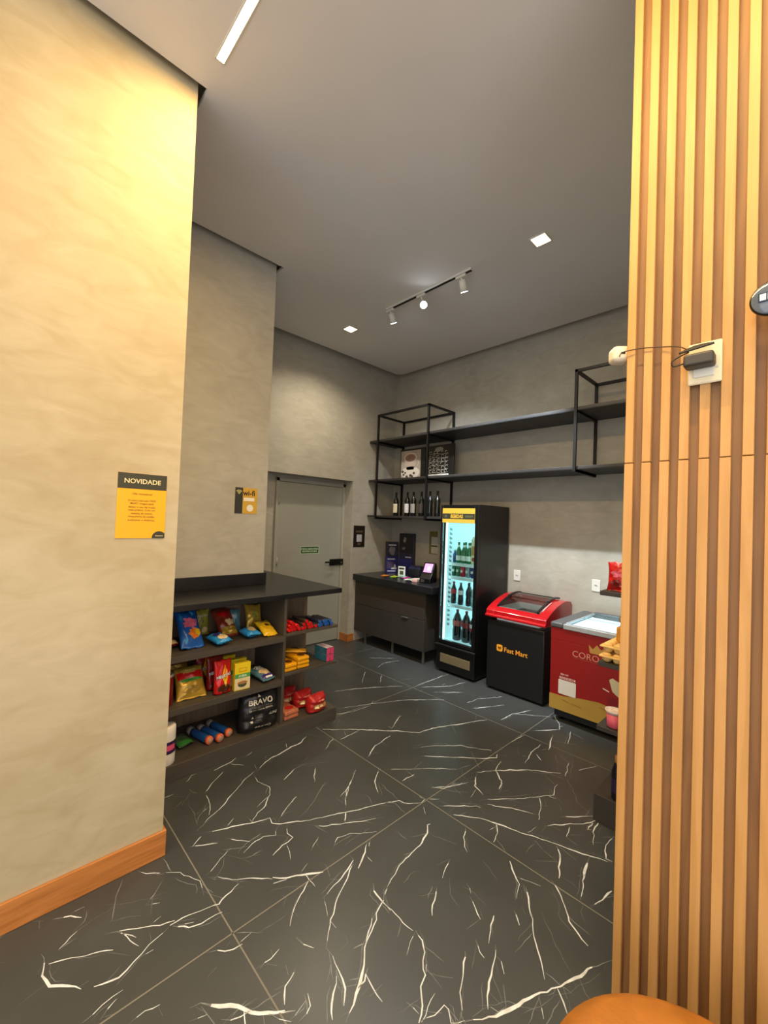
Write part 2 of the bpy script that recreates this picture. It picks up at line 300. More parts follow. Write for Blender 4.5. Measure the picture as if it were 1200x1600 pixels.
VEINS = """0.80 0.661,2.075 0.703,2.051 0.732,2.025 0.765,1.948 0.781,1.920 0.772,1.875 0.772,1.837;
0.50 0.697,2.159 0.703,2.108 0.706,2.056;
0.90 0.617,1.796 0.689,1.787 0.801,1.747 0.840,1.770 0.884,1.788 0.928,1.796;
1.30 0.628,1.783 0.670,1.731 0.714,1.717 0.797,1.708;
0.90 0.811,1.920 0.849,1.884 0.929,1.799 1.034,1.715;
1.30 1.032,1.712 1.083,1.671 1.147,1.642 1.230,1.589;
0.60 1.024,1.689 1.080,1.667;
1.00 0.847,2.221 0.966,2.169 1.117,2.102 1.214,2.071 1.202,2.027 1.235,1.994 1.374,1.915 1.543,1.837 1.818,1.726;
1.00 0.881,2.235 1.038,2.319 1.171,2.413 1.269,2.477 1.366,2.526;
0.70 1.329,2.518 1.319,2.408 1.346,2.311 1.312,2.245 1.248,2.178 1.186,2.149 1.128,2.102 1.128,2.160;
0.60 1.024,2.506 1.129,2.597 1.198,2.643;
0.60 1.028,2.503 1.015,2.392 0.977,2.312;
0.50 0.991,2.392 0.907,2.305;
0.90 0.815,2.153 0.869,2.122 0.932,2.086;
0.80 0.815,1.931 0.882,1.964 0.948,2.007;
0.80 1.236,2.006 1.290,2.058 1.422,2.127;
0.80 1.229,1.994 1.185,1.967 1.176,1.940 1.126,1.970 1.059,1.965 1.000,1.937;
0.60 0.978,2.088 1.010,2.034 1.058,1.983;
0.80 1.260,1.966 1.231,1.909 1.233,1.868 1.169,1.852 1.099,1.833;
0.50 1.331,1.963 1.453,2.011 1.632,2.125;
0.80 1.350,1.878 1.402,1.827 1.499,1.766 1.593,1.713 1.698,1.660;
0.70 1.503,1.763 1.560,1.833;
0.70 1.580,1.857 1.680,1.973 1.733,2.000 1.865,2.099;
0.60 1.333,1.666 1.409,1.709 1.474,1.686 1.591,1.602;
0.90 1.512,1.591 1.455,1.542 1.366,1.490;
0.60 1.536,1.587 1.491,1.559;
0.90 1.390,1.583 1.378,1.547 1.301,1.512 1.224,1.492 1.147,1.477;
1.00 1.371,1.538 1.269,1.471 1.192,1.436 1.115,1.376 1.075,1.336 1.029,1.292;
0.80 1.029,1.292 1.033,1.255 1.016,1.197 0.999,1.136 0.964,1.097;
0.90 1.017,1.205 0.982,1.176 0.935,1.131 0.908,1.093;
0.90 0.985,1.174 0.981,1.136;
0.80 1.147,1.594 1.062,1.541 1.015,1.511 0.976,1.463;
0.50 1.103,1.535 1.067,1.511;
0.80 0.971,1.409 0.978,1.367 0.995,1.327;
0.90 0.807,1.400 0.853,1.398 0.896,1.412;
0.90 0.681,1.582 0.719,1.567 0.764,1.531 0.799,1.524;
0.50 0.745,1.558 0.768,1.567;
0.40 0.802,1.582 0.883,1.514;
0.80 0.907,1.323 0.872,1.293 0.844,1.286 0.810,1.241;
0.50 0.880,1.347 0.871,1.311;
1.80 0.573,1.442 0.604,1.431 0.625,1.400 0.672,1.356 0.715,1.318 0.724,1.294 0.759,1.254 0.805,1.220;
1.50 0.639,1.342 0.688,1.304 0.719,1.298;
1.00 0.758,1.252 0.779,1.214 0.802,1.179;
0.70 0.557,1.403 0.610,1.387;
0.80 0.821,1.162 0.857,1.161 0.879,1.175 0.886,1.215;
0.90 1.364,1.386 1.341,1.354 1.331,1.288 1.327,1.237;
1.80 1.424,1.333 1.370,1.315 1.340,1.291 1.275,1.266 1.210,1.225 1.147,1.190 1.098,1.150 1.045,1.111 0.987,1.084 0.937,1.054;
1.00 1.106,1.133 1.066,1.109 1.032,1.107;
0.60 1.269,1.277 1.201,1.233 1.154,1.203;
0.40 0.967,1.919 1.061,1.867;
0.60 1.087,2.739 1.031,2.733 0.981,2.687;
0.50 0.972,2.610 0.996,2.537;
0.60 0.834,2.615 0.888,2.620;
0.50 0.850,2.483 0.907,2.530;
0.60 1.257,1.733 1.341,1.777;
0.50 0.650,1.499 0.692,1.509;
0.50 1.044,1.059 1.108,1.058;
0.90 1.783,1.745 1.862,1.694 1.886,1.638 1.950,1.589 1.986,1.602;
0.60 1.989,1.600 2.055,1.542;
0.60 2.112,1.648 2.160,1.594 2.249,1.555 2.330,1.523;
0.70 1.948,1.580 1.894,1.520;
1.40 1.856,1.453 1.835,1.462 1.792,1.416 1.697,1.386 1.602,1.380 1.505,1.366 1.443,1.344 1.401,1.327 1.364,1.308 1.344,1.275;
0.80 1.332,1.280 1.334,1.213 1.333,1.114;
1.50 1.345,1.108 1.330,1.064 1.302,1.030 1.254,0.990 1.245,0.972 1.205,0.957 1.165,0.914 1.115,0.893;
0.70 1.297,1.011 1.259,0.972;
0.70 1.132,0.960 1.134,0.909;
1.20 1.120,0.892 1.174,0.875 1.218,0.864 1.220,0.849 1.196,0.819 1.234,0.791;
1.20 1.428,0.922 1.348,0.879 1.294,0.851 1.230,0.802;
0.80 1.643,0.924 1.572,0.899 1.521,0.877;
0.90 1.541,0.854 1.456,0.816 1.399,0.797 1.356,0.779 1.323,0.755;
0.70 1.494,0.921 1.462,0.857;
0.80 1.499,0.829 1.497,0.807 1.465,0.777;
0.90 1.571,1.168 1.509,1.140 1.442,1.104;
0.70 1.740,1.234 1.682,1.216 1.628,1.186;
0.70 1.689,1.097 1.659,1.050;
0.80 1.646,1.049 1.615,0.996 1.582,0.956;
1.30 1.993,1.423 2.061,1.353 2.140,1.214 2.172,1.081 2.207,1.032 2.243,0.912 2.293,0.776 2.338,0.673;
0.90 2.008,1.505 2.103,1.422 2.175,1.364 2.190,1.314;
0.70 2.225,1.342 2.305,1.236 2.385,1.085;
0.80 2.237,1.377 2.372,1.273 2.493,1.185 2.630,1.101 2.725,1.130 2.779,1.122;
0.90 2.556,1.154 2.469,1.103 2.348,1.061;
0.80 2.144,1.211 2.077,1.165 2.005,1.140;
0.80 1.980,1.297 1.915,1.271 1.863,1.231 1.844,1.198;
1.20 2.243,0.912 2.192,0.873 2.042,0.817;
1.40 2.292,0.768 2.188,0.752 2.090,0.725 2.000,0.700;
0.70 2.128,0.761 2.159,0.741;
1.40 2.000,0.663 2.052,0.641 2.103,0.633 2.157,0.618;
1.20 2.000,0.840 1.974,0.788 1.916,0.738 1.856,0.698 1.833,0.653 1.808,0.603;
0.80 1.946,0.794 1.944,0.763;
0.90 1.954,1.028 1.912,0.975 1.867,0.931 1.790,0.901;
1.10 1.876,0.902 1.815,0.853 1.748,0.807 1.703,0.786 1.643,0.732 1.609,0.696 1.564,0.661;
0.60 1.730,0.881 1.687,0.828;
0.60 1.771,0.862 1.744,0.839;
1.90 1.827,0.517 1.759,0.550 1.674,0.582 1.581,0.615 1.552,0.638 1.484,0.663 1.413,0.692 1.375,0.707 1.326,0.730 1.284,0.756 1.232,0.790;
1.00 1.567,0.620 1.535,0.592 1.510,0.569;
0.70 1.581,0.611 1.557,0.584;
0.70 1.491,0.652 1.440,0.611;
0.80 2.341,1.008 2.435,0.940 2.551,0.847 2.606,0.835;
0.80 2.561,0.845 2.484,0.844;
0.90 2.586,0.823 2.513,0.819 2.387,0.785;
0.80 2.472,0.977 2.619,0.865;
1.00 2.540,0.729 2.460,0.738 2.391,0.730 2.338,0.704 2.344,0.675;
0.60 2.425,0.915 2.336,0.900;
0.50 2.359,0.899 2.423,0.842;
0.70 2.512,1.379 2.422,1.355;
0.50 1.430,0.761 1.375,0.715;
0.50 1.671,1.540 1.674,1.452;
0.50 1.468,1.294 1.555,1.300 1.576,1.282;
0.40 1.798,1.392 1.845,1.263;
1.62 2.008,2.674 2.225,2.492 2.415,2.307 2.567,2.143 2.701,2.121 2.940,2.015 3.197,1.905;
1.22 2.311,2.886 2.615,2.768 2.911,2.630 3.213,2.397;
1.35 2.460,3.218 2.749,3.102 3.093,2.905 3.171,2.801;
0.94 2.252,2.809 2.392,2.755 2.597,2.748;
1.08 3.419,3.739 3.703,3.495;
0.81 3.239,3.386 3.465,3.474 3.712,3.418;
1.08 3.191,2.785 3.691,2.783;
1.08 3.232,2.752 3.526,2.556 3.739,2.515;
0.81 3.216,2.604 3.516,2.361;
1.08 3.328,2.217 3.487,2.195 3.706,2.076;
0.94 3.252,2.123 3.436,2.025 3.554,1.962;
1.22 3.246,1.835 3.443,1.824 3.651,1.748;
0.81 3.452,1.829 3.665,1.577;
1.35 3.268,1.592 3.497,1.427 3.586,1.465 3.717,1.565;
1.35 3.371,1.426 3.121,1.346;
0.94 3.551,1.355 3.306,1.282;
1.08 3.165,1.425 2.983,1.418 2.807,1.379;
0.81 3.005,1.399 2.937,1.329;
1.35 2.447,1.552 2.586,1.470 2.754,1.333 2.891,1.163;
1.08 2.454,1.546 2.331,1.475 2.292,1.394;
0.94 2.013,1.981 2.144,1.868 2.282,1.758 2.424,1.628;
0.81 2.014,1.817 2.128,1.808;
1.35 2.321,1.917 2.475,1.773 2.659,1.595 2.725,1.552 2.803,1.594;
1.08 2.332,2.038 2.510,1.942 2.659,1.816 2.776,1.625;
1.22 2.018,2.154 2.161,2.228 2.352,2.258;
1.35 1.997,2.014 1.874,1.921 1.808,1.815;
0.68 1.679,2.305 1.585,2.170;
1.08 1.854,2.099 1.726,1.998 1.599,1.890;
0.94 1.850,2.424 1.988,2.515;
0.94 3.098,1.191 2.866,1.118;
0.81 2.097,1.651 2.177,1.592 2.320,1.536;
0.81 3.189,3.230 3.030,3.084;
0.68 3.097,3.399 2.863,3.175;
0.81 2.440,2.421 2.444,2.336 2.660,2.441;
0.81 3.023,1.095 3.179,1.032;
0.94 2.964,1.595 3.193,1.576;
0.94 2.724,1.511 2.579,1.476 2.511,1.388 2.405,1.345;
0.68 2.021,2.463 2.212,2.477;
1.00 1.350,2.494 1.414,2.545 1.503,2.581 1.619,2.602 1.781,2.628 1.850,2.670;
0.80 1.155,2.699 1.238,2.705 1.331,2.728;
0.60 1.366,2.709 1.445,2.739;
0.60 1.450,2.316 1.519,2.349 1.566,2.375;
0.50 1.632,2.398 1.723,2.436;
0.40 1.678,2.299 1.589,2.170;
0.70 0.215,2.174 0.250,2.148;
1.00 0.275,2.129 0.311,2.112 0.366,2.066;
1.10 0.417,1.924 0.463,1.898 0.515,1.863 0.587,1.815 0.638,1.798;
1.30 0.234,1.990 0.233,1.921 0.225,1.895 0.242,1.838 0.272,1.816 0.318,1.753;
1.10 0.351,1.731 0.423,1.701 0.476,1.730 0.534,1.761 0.611,1.788;
0.80 0.247,1.930 0.330,1.885 0.429,1.833;
1.00 0.304,1.632 0.362,1.650 0.423,1.656;
0.80 0.346,1.609 0.400,1.637;
0.90 0.412,1.533 0.461,1.531 0.504,1.521;
0.80 0.568,1.951 0.618,1.925;
0.50 0.118,2.050 0.129,2.045;
0.50 0.276,1.968 0.336,1.978;
0.50 0.440,1.966 0.543,1.916;
1.00 0.586,2.164 0.620,2.123 0.662,2.081"""
# ------------------------------------------------------------------ setting
ST = stucco('stucco_concrete', '9e998c', 'aba69a', 'b8b4a9')
STA = stucco('stucco_concrete_warm_lit', 'a89876', 'b4a687', 'c0b396')  # same stucco as the other walls, with the warm light put into its colour
CEIL = M('ceiling_paint', 'dddad7', .8, var=.03, vscale=1.5)
WOODB = woodmat('baseboard_wood', 'a8682f', 'c07c3e', (1, 12, 12), .45)
FLOORM = M('black_marble_tile', '414343', .34, var=.16, vscale=2.2, bump=.02, bscale=25)
VEINM = M('white_vein', 'd4dade', .35, var=.22, vscale=25)
VEINF = M('faint_vein', '74777a', .35, var=.35, vscale=25)
GROUT = M('grout', '77746c', .7)

def box_walls():
    b = nb(); box(b, -3.2, .70, 2.19, 3.26, 0, 4.0); struct('wall_left', b, STA)
    b = nb(); box(b, .50, 1.755, 3.262, 4.72, 0, 4.0); struct('wall_middle', b, ST)
    b = nb(); box(b, 3.66, 4.60, 4.40, 4.72, 0, 4.0); box(b, 1.757, 3.66, 4.40, 4.72, 2.20, 4.0); box(b, 1.757, 3.66, 4.60, 4.72, 0, 2.20)
    struct('wall_back', b, ST)
    b = nb(); box(b, 4.45, 4.60, .28, 4.398, 0, 4.0); struct('wall_right', b, ST)
    b = nb(); box(b, 1.662, 4.60, .13, .278, 0, 3.818); struct('wall_near', b, ST)
box_walls()
# ceiling: plasterboard stops short of the walls and leaves a dark shadow gap
b = nb()
prism(b, [(-3.2, -3.2), (4.345, -3.2), (4.345, 4.18), (4.28, 4.25), (1.785, 4.25), (1.785, 3.19), (.735, 3.19), (.735, 2.15), (-3.2, 2.15)], 3.82, 3.845, axis='z')
box(b, -3.2, 4.6, -3.2, 4.72, 4.0, 4.05)
struct('ceiling', b, CEIL)
# floor: one mesh, marble veins and grout joints lie in its surface
def build_floor():
    b = nb(); box(b, -3.2, 4.72, -3.2, 4.72, -.06, 0)
    rng = random.Random(4)
    def ribbon(pts, w, mi, jit, z, taper=True, seglen=.022):
        P = []
        for a, c in zip(pts, pts[1:]):
            n = max(1, int((c-a).length/seglen))
            for k in range(n): P.append(a+(c-a)*k/n)
        P.append(pts[-1]); N = len(P); L = []; W_ = []; off = rng.random()*50
        for i, p in enumerate(P):
            d = (P[min(i+1, N-1)]-P[max(i-1, 0)])
            if d.length < 1e-6: d = Vector((1, 0))
            d.normalize(); nrm = Vector((-d.y, d.x))
            t = i/(N-1) if N > 1 else 0
            q = p+nrm*jit*(noise.noise(Vector((p.x*16, p.y*16, off)))+.6*noise.noise(Vector((p.x*38, p.y*38, off))))
            k = (.35+.65*min(1, 5*t)*min(1, 5*(1-t))) if taper else 1
            ww = w*k*((.48+1.3*max(0, noise.noise(Vector((p.x*8, p.y*8, off+9)))+.22)) if taper else 1)
            W_.append(ww/w); L.append((b.verts.new((q.x+nrm.x*ww/2, q.y+nrm.y*ww/2, z)), b.verts.new((q.x-nrm.x*ww/2, q.y-nrm.y*ww/2, z))))
        for i, ((a1, a2), (b1, b2)) in enumerate(zip(L, L[1:])):
            f = b.faces.new((a2, b2, b1, a1)); f.material_index = 3 if (mi == 1 and W_[i] < .36) else mi
    T_ = 1.2
    for k in range(-3, 4):
        x = 1.99+(k-1)*T_; ribbon([Vector((x, -3.2)), Vector((x, 4.7))], .006, 2, 0, .0008, False, 9)
        y = 1.592+(k-1)*1.185; ribbon([Vector((-3.2, y)), Vector((4.7, y))], .006, 2, 0, .0008, False, 9)
    for ln in VEINS.split(';'):
        p = ln.split(); w = float(p[0]); pts = [Vector(tuple(map(float, q.split(',')))) for q in p[1:]]
        ribbon(pts, .0020+.0036*w*w**.3, 1 if w > .55 else 3, .0085, .0011)
        for q, q2 in zip(pts, pts[1:]):               # short side branches
            if rng.random() < .55*min(1, w):
                d = (q2-q); t_ = rng.random(); a = math.atan2(d.y, d.x)+rng.choice((-1, 1))*rng.uniform(.4, 1.2); l = rng.uniform(.03, .13)
                e = q+d*t_+Vector((math.cos(a), math.sin(a)))*l; ribbon([q+d*t_, e], .0028, rng.choice((1, 3, 3)), .008, .0005)
        if w > .7:                                   # thin companion strands beside the bold vein
            o = Vector((rng.uniform(-.025, .025), rng.uniform(-.025, .025)))
            m = max(1, len(pts)//2); s = rng.randrange(0, len(pts)-m+0)
            if m >= 1: ribbon([q+o for q in pts[s:s+m+1]], .0022, 3, .01, .0006)
    for k in range(330):                             # short faint flecks everywhere
        x, y = rng.uniform(-.6, 4.3), rng.uniform(-.6, 4.3); a = rng.choice((.3, .9, 1.2, 2.3, 2.6))+rng.uniform(-.35, .35); l = rng.uniform(.05, .25)
        d = Vector((math.cos(a), math.sin(a)))*l; p = Vector((x, y))
        ribbon([p, p+d*.5+Vector((rng.uniform(-.02, .02), rng.uniform(-.02, .02))), p+d], rng.uniform(.0012, .003), 3, .008, .0004)
    f = struct('floor', b, [FLOORM, VEINM, GROUT, VEINF])
build_floor()
b = nb(); box(b, -3.2, .7135, 2.176, 2.1895, 0, .122, .003); box(b, .7005, .7135, 2.189, 2.74, 0, .122, .003); struct('baseboard_left', b, WOODB)
b = nb(); box(b, 3.646, 3.757, 4.386, 4.3995, 0, .10, .002); box(b, 3.646, 3.6595, 4.39, 4.56, 0, .10, .002); struct('baseboard_back', b, WOODB)
# slatted wooden wall on the right
SL = woodmat('slat_wood', 'b7884b', 'c6965a', (7, 7, .5), .5)
SB = woodmat('slat_wood_shaded', '7f5b38', '956f45', (5, 5, .45), .55)  # same wood as the slats, darkened to carry the shade in the gaps
b = nb(); box(b, 1.579, 1.66, -2.2, .443, 0, 3.8185, mi=1)
k = 0
while .443-k*.0507 > -2.15:
    y1 = .443-k*.0507
    box(b, 1.56, 1.5795, y1-.0256, y1, 0, 1.8935, .0012, 0, 1); box(b, 1.56, 1.5795, y1-.0256, y1, 1.8965, 3.818, .0012, 0, 1); k += 1
struct('wall_slatted', b, [SL, SB])
# steel door in its recess
DOORM = M('door_paint', '9c9d95', .42, var=.03, vscale=3)
FRM = M('door_frame_paint', 'a3a298', .45)
BLKM = M('black_metal', '0c0c0d', .4, .4)
b = nb(); box(b, 2.625, 3.615, 4.572, 4.598, .008, 2.112, .003)
d = struct('door_1', b, DOORM, 'grey steel fire door with black lever lock in recessed opening')
b = nb(); box(b, 3.619, 3.659, 4.56, 4.599, 0, 2.16, .002); box(b, 2.58, 2.621, 4.56, 4.599, 0, 2.16, .002); box(b, 2.58, 3.659, 4.56, 4.599, 2.117, 2.16, .002)
part(d, 'door_frame', b, FRM)
for z in (.30, 1.12, 1.88):
    b = nb(); cyl(b, (2.622, 4.557, z-.05), (2.622, 4.557, z+.05), .011, seg=10); cyl(b, (2.622, 4.557, z+.05), (2.622, 4.557, z+.062), .006, seg=8); part(d, 'hinge', b, FRM)
b = nb(); box(b, 3.43, 3.655, 4.545, 4.571, 1.035, 1.12, .006); h = part(d, 'lock_case', b, BLKM)
b = nb(); cyl(b, (3.46, 4.545, 1.085), (3.46, 4.515, 1.085), .012, seg=12); box(b, 3.32, 3.47, 4.505, 4.519, 1.074, 1.096, .005); part(h, 'lever', b, BLKM)
b = nb(); box(b, 3.612, 3.626, 4.5425, 4.5455, 1.06, 1.08, .001); part(h, 'keyhole_plate', b, M('brushed_steel', 'b9b6ae', .3, .9))
# ------------------------------------------------------------------ ceiling lights
WARM = (1, .85, .62); COOL = (.80, .91, 1)
def lamp(kind, name, parent, loc, power, color, **kw):
    l = bpy.data.lights.new(name, kind); l.energy = power; l.color = color
    for a, v in kw.items(): setattr(l, a, v)
    o = bpy.data.objects.new(name, l); C.objects.link(o); o.location = loc
    if parent: o.parent = parent
    return o
WHT = M('white_plastic', 'd9d6cf', .4)
EMW = M('warm_lens', 'fff0d0', .5, emit='ffdfa8', estr=14)
EMC = M('cool_lens', 'ffffff', .5, emit='eaf4ff', estr=60)
EML = M('led_diffuser', 'fff3da', .5, emit='ffe2b0', estr=6)
dl = T('ceiling_downlight', 'square warm recessed ceiling downlight nearest the slatted wooden wall', 'ceiling light', (2.92, 1.43, 3.82), group='recessed downlights')
b = nb()
for x0, x1, y0, y1 in ((-.065, .065, -.065, -.053), (-.065, .065, .053, .065), (-.065, -.053, -.053, .053), (.053, .065, -.053, .053)): box(b, x0, x1, y0, y1, -.006, 0, .001)
part(dl, 'trim', b, WHT)
b = nb(); box(b, -.0525, .0525, -.0525, .0525, -.004, 0); part(dl, 'lens', b, EMW)
d2 = dup(dl, (2.90, 3.64, 3.82), None, 'small square warm recessed ceiling downlight near the back wall above the door')
lamp('SPOT', 'lamp', dl, (0, 0, -.02), 120, WARM, spot_size=2.3, spot_blend=.8, shadow_soft_size=.05)
lamp('SPOT', 'lamp', d2, (0, 0, -.02), 110, WARM, spot_size=2.5, spot_blend=.8, shadow_soft_size=.05)
ll = T('linear_ceiling_light', 'long warm white linear LED strip set in the ceiling by the left wall', 'ceiling light', (.722, 1.97, 3.82))
b = nb(); box(b, -.022, -.0175, -2.2, .004, -.004, 0); box(b, .0175, .022, -2.2, .004, -.004, 0); box(b, -.022, .022, 0, .004, -.004, 0); part(ll, 'housing', b, WHT)
b = nb(); box(b, -.017, .017, -2.2, -.0005, -.003, 0); part(ll, 'diffuser', b, EML)
la = lamp('AREA', 'lamp', ll, (0, -1.1, -.012), 90, (1, .67, .27), shape='RECTANGLE', size=.03, size_y=2.2)
tr = T('track_light', 'short black ceiling track carrying three white spotlights, middle of ceiling', 'track light', (2.865, 2.51, 3.82))
b = nb(); box(b, -.017, .017, -.51, .51, -.02, 0, .002, 0); box(b, -.012, .012, -.505, .505, -.0225, -.0195, 0, 1); part(tr, 'rail', b, [WHT, BLKM])
for y, tilt, lab in ((.46, .25, 0), (.05, .5, 1), (-.40, .3, 2)):
    hd = nb(); box(hd, -.014, .014, -.05, .05, -.045, -.022, .003); cyl(hd, (.0, .0, -.045), (.03, 0, -.075), .007, seg=8)
    d_ = Vector(((-.64, -.66, -.62) if lab == 1 else (.62, .1, -1))).normalized()
    c0 = Vector((.035, .0, -.10)); cyl(hd, c0-d_*.05, c0+d_*.045, .026, .033, seg=20)
    h = part(tr, 'spotlight', hd, WHT, None, (0, y, 0))
    ln = nb(); cyl(ln, c0+d_*.0455, c0+d_*.0475, .029, seg=20); part(h, 'lens', ln, EMC)
    sp = lamp('SPOT', 'lamp', h, c0+d_*.06, (60, 40, 420)[lab], COOL, spot_size=(1.5, 1.5, 1.15)[lab], spot_blend=.5, shadow_soft_size=.025)
    sp.rotation_euler = d_.to_track_quat('-Z', 'Y').to_euler()
# unseen lobby lamps, added as warm fill light from behind the viewer
for x, y, pw in ((.15, -.25, 80), (-1.4, .9, 80), (.6, -1.7, 45)):
    o = T('ceiling_downlight', 'added unseen warm fill downlight in the lobby ceiling behind the viewer', 'ceiling light', (x, y, 3.82), group='added lobby fill lamps')
    for ch in dl.children:
        if ch.type == 'MESH': c_ = ch.copy(); C.objects.link(c_); c_.parent = o
    lamp('SPOT', 'lamp', o, (0, 0, -.02), pw, (1, .80, .52), spot_size=2.6, spot_blend=.9, shadow_soft_size=.08)
w = bpy.data.worlds.new('World'); bpy.context.scene.world = w; w.use_nodes = True
w.node_tree.nodes['Background'].inputs[0].default_value = (1, .985, .96, 1); w.node_tree.nodes['Background'].inputs[1].default_value = 2.1
# ------------------------------------------------------------------ camera
cam = bpy.data.cameras.new('Camera'); co = bpy.data.objects.new('Camera', cam); C.objects.link(co)
cam.sensor_fit = 'HORIZONTAL'; cam.sensor_width = 36; cam.lens = 36*647.3/1200; cam.clip_start = .03
yaw, pit, rol = math.radians(45.844), math.radians(1.221), math.radians(2.121)
fw = Vector((math.cos(yaw)*math.cos(pit), math.sin(yaw)*math.cos(pit), math.sin(pit)))
rt = Vector((math.sin(yaw), -math.cos(yaw), 0)); up = rt.cross(fw)
r2 = rt*math.cos(rol)+up*math.sin(rol); u2 = -rt*math.sin(rol)+up*math.cos(rol)
mt = Matrix((r2, u2, -fw)).transposed().to_4x4(); mt.translation = (0, 0, 1.67)
co.matrix_world = mt
sc = bpy.context.scene; sc.camera = co
sc.view_settings.view_transform = 'Standard'; sc.view_settings.look = 'None'; sc.view_settings.exposure = .08
# ------------------------------------------------------------------ signs on the walls
YEL = M('sign_yellow', 'eaa800', .5); DARK = M('sign_dark', '33321f', .5); CREAM = M('sign_cream', 'f3d9a4', .5); BRN = M('sign_brown_ink', '6a4500', .6)
t = T('notice_poster', 'yellow notice poster headed NOVIDADE on the warm lit left wall', 'poster', (.437, 2.19, 1.546))
part(t, 'board', rectp(0, .205, 0, .302, 0, .003), YEL)
part(t, 'header_band', rectp(0, .205, .230, .302, -.003), DARK)
part(t, 'heading', mv(text_bm('NOVIDADE', .04, w=.152, bold=.012), .1025, -.004, .266), CREAM)
b = nb()
lines = ['Olá, moradores!', '', 'O novo mercado FAST', 'MART chegou para', 'deixar o seu dia muito', 'mais prático. Com um', 'sistema de totem,', 'maquininha de cartão,', 'autônomo e dinâmico.']
for i, l in enumerate(lines):
    if l:
        q = mv(text_bm(l, .0125, bold=.004), .103, -.0034, .207-i*.0152)
        if i == 0: part(t, 'greeting', q, BRN); continue
        me = bpy.data.meshes.new('x'); q.to_mesh(me); q.free(); b.from_mesh(me); bpy.data.meshes.remove(me)
part(t, 'message', b, BRN)
pts = [(.205, 0)]+[(.181+.031*math.cos(a), .003+.031*math.sin(a)) for a in [k*PI/16 for k in range(0, 17)] if .181+.031*math.cos(a) <= .205]+[(.15, 0)]
pts = [(.205, 0), (.205, .025)]+[(.181+.031*math.cos(a), .003+.031*math.sin(a)) for a in [PI*.27+k*PI*.73/12 for k in range(13)]]+[(.15, 0)]
lg = part(t, 'logo_patch', prism(nb(), pts, -.0038, -.003), DARK)
part(lg, 'logo_lettering', mv(text_bm('fastmart', .009, w=.032), .181, -.0042, .0125), CREAM)
t = T('wifi_sign', 'small square yellow and black wi-fi sign on the column above the bar counter', 'sign', (1.472, 3.2615, 1.687))
part(t, 'board', rectp(0, .195, 0, .213, 0, .003), M('sign_mustard', 'c99f3a', .5))
part(t, 'dark_band', rectp(0, .066, 0, .213, -.003), M('sign_charcoal', '2f312b', .5))
b = nb()
for r0, r1 in ((0, .013), (.018, .024), (.029, .036)):
    a = [PI*.25+k*PI*.5/8 for k in range(9)]
    pp = [(.033+r1*math.cos(x), .158+r1*math.sin(x)) for x in a]+([(.033, .158)] if r0 == 0 else [(.033+r0*math.cos(x), .158+r0*math.sin(x)) for x in reversed(a)])
    prism(b, pp, -.0042, -.0036)
part(t, 'wifi_symbol', b, M('sign_khaki', 'c9bc78', .5))
part(t, 'heading', mv(text_bm('wi-fi', .06, w=.105, bold=.02), .118, -.0036, .172), M('ink_dark', '2a1c08', .6))
part(t, 'name_field', rectp(.075, .168, .105, .132, -.003), M('paper_white', 'e9e2d6', .6))
part(t, 'round_badge', disc(.132, .047, .029, -.003, 16), M('paper_white'))
GRN = M('sign_green', '1d4d22', .5)
t = T('door_sign', 'green fire door sign with two lines of white lettering', 'sign', (2.972, 4.5715, 1.21))
part(t, 'border', rectp(-.008, .282, -.008, .092, 0, .002), M('sign_pale_green', 'b9c8ac', .5))
part(t, 'plate', rectp(0, .272, 0, .084, -.002), GRN)
part(t, 'first_line', mv(text_bm('PORTA CORTA FOGO', .03, w=.255, bold=.01, h=.024), .136, -.003, .056), M('sign_mint', 'dcebd2', .5))
part(t, 'second_line', mv(text_bm('MANTENHA FECHADA', .03, w=.225, bold=.01, h=.02), .136, -.003, .026), M('sign_mint'))
t = T('wall_sign', 'upright black sign with pale square, on the back wall right of the door', 'sign', (3.70, 4.3995, 1.29))
part(t, 'board', rectp(0, .205, 0, .30, 0, .004), M('sign_black', '1d1713', .4))
part(t, 'title_strip', rectp(.04, .165, .205, .23, -.004), M('sign_bronze', '5a4a3e', .5))
part(t, 'square_panel', rectp(.055, .15, .075, .175, -.004), M('sign_lilac_white', 'b9b6bd', .5))
part(t, 'round_mark', disc(.1025, .045, .03, -.004, 20, .018), M('sign_bronze'))
# ------------------------------------------------------------------ left display counter
LAM = woodmat('taupe_laminate', '443d36', '4a433b', (1.2, 10, 10), .55)
LAMD = woodmat('dark_laminate', '35312d', '3a3632', (1.2, 10, 10), .5)
LAMB = woodmat('brown_panel', '6d5844', '7d6650', (9, 9, .8), .5)
GRA = M('black_granite', '1c1d20', .3, var=.35, vscale=7)
cn = T('display_counter', 'low taupe shelving counter full of snacks under the black worktop', 'shelving counter', (.72, 2.75, 0))
b = nb(); box(b, .002, 1.475, -.005, .50, 0, .10, .002); part(cn, 'plinth', b, LAM)
b = nb(); box(b, .002, .022, .035, .47, .1005, 1.0495, .001); part(cn, 'side_panel', b, LAMD)
b = nb(); box(b, .965, .988, .03, .47, .1005, 1.0495, .001); part(cn, 'divider', b, LAM)
b = nb(); box(b, .002, .964, .4705, .49, .1005, 1.0495); part(cn, 'back_panel', b, LAMB)
b = nb(); box(b, .9645, 1.468, .4705, .49, .1005, 1.0495); part(cn, 'end_panel', b, LAMB)
for z0, z1 in ((.725, .765), (.395, .435)):
    b = nb(); box(b, .0225, .9645, .02, .47, z0, z1, .0015); part(cn, 'shelf', b, LAM)
for z0, z1 in ((.757, .777), (.455, .475)):
    b = nb(); box(b, .9885, 1.485, .028, .47, z0, z1, .0015); part(cn, 'end_shelf', b, LAM)
wt = T('worktop', 'black granite L-shaped worktop on the snack counter', 'worktop', (.72, 2.75, 1.05))
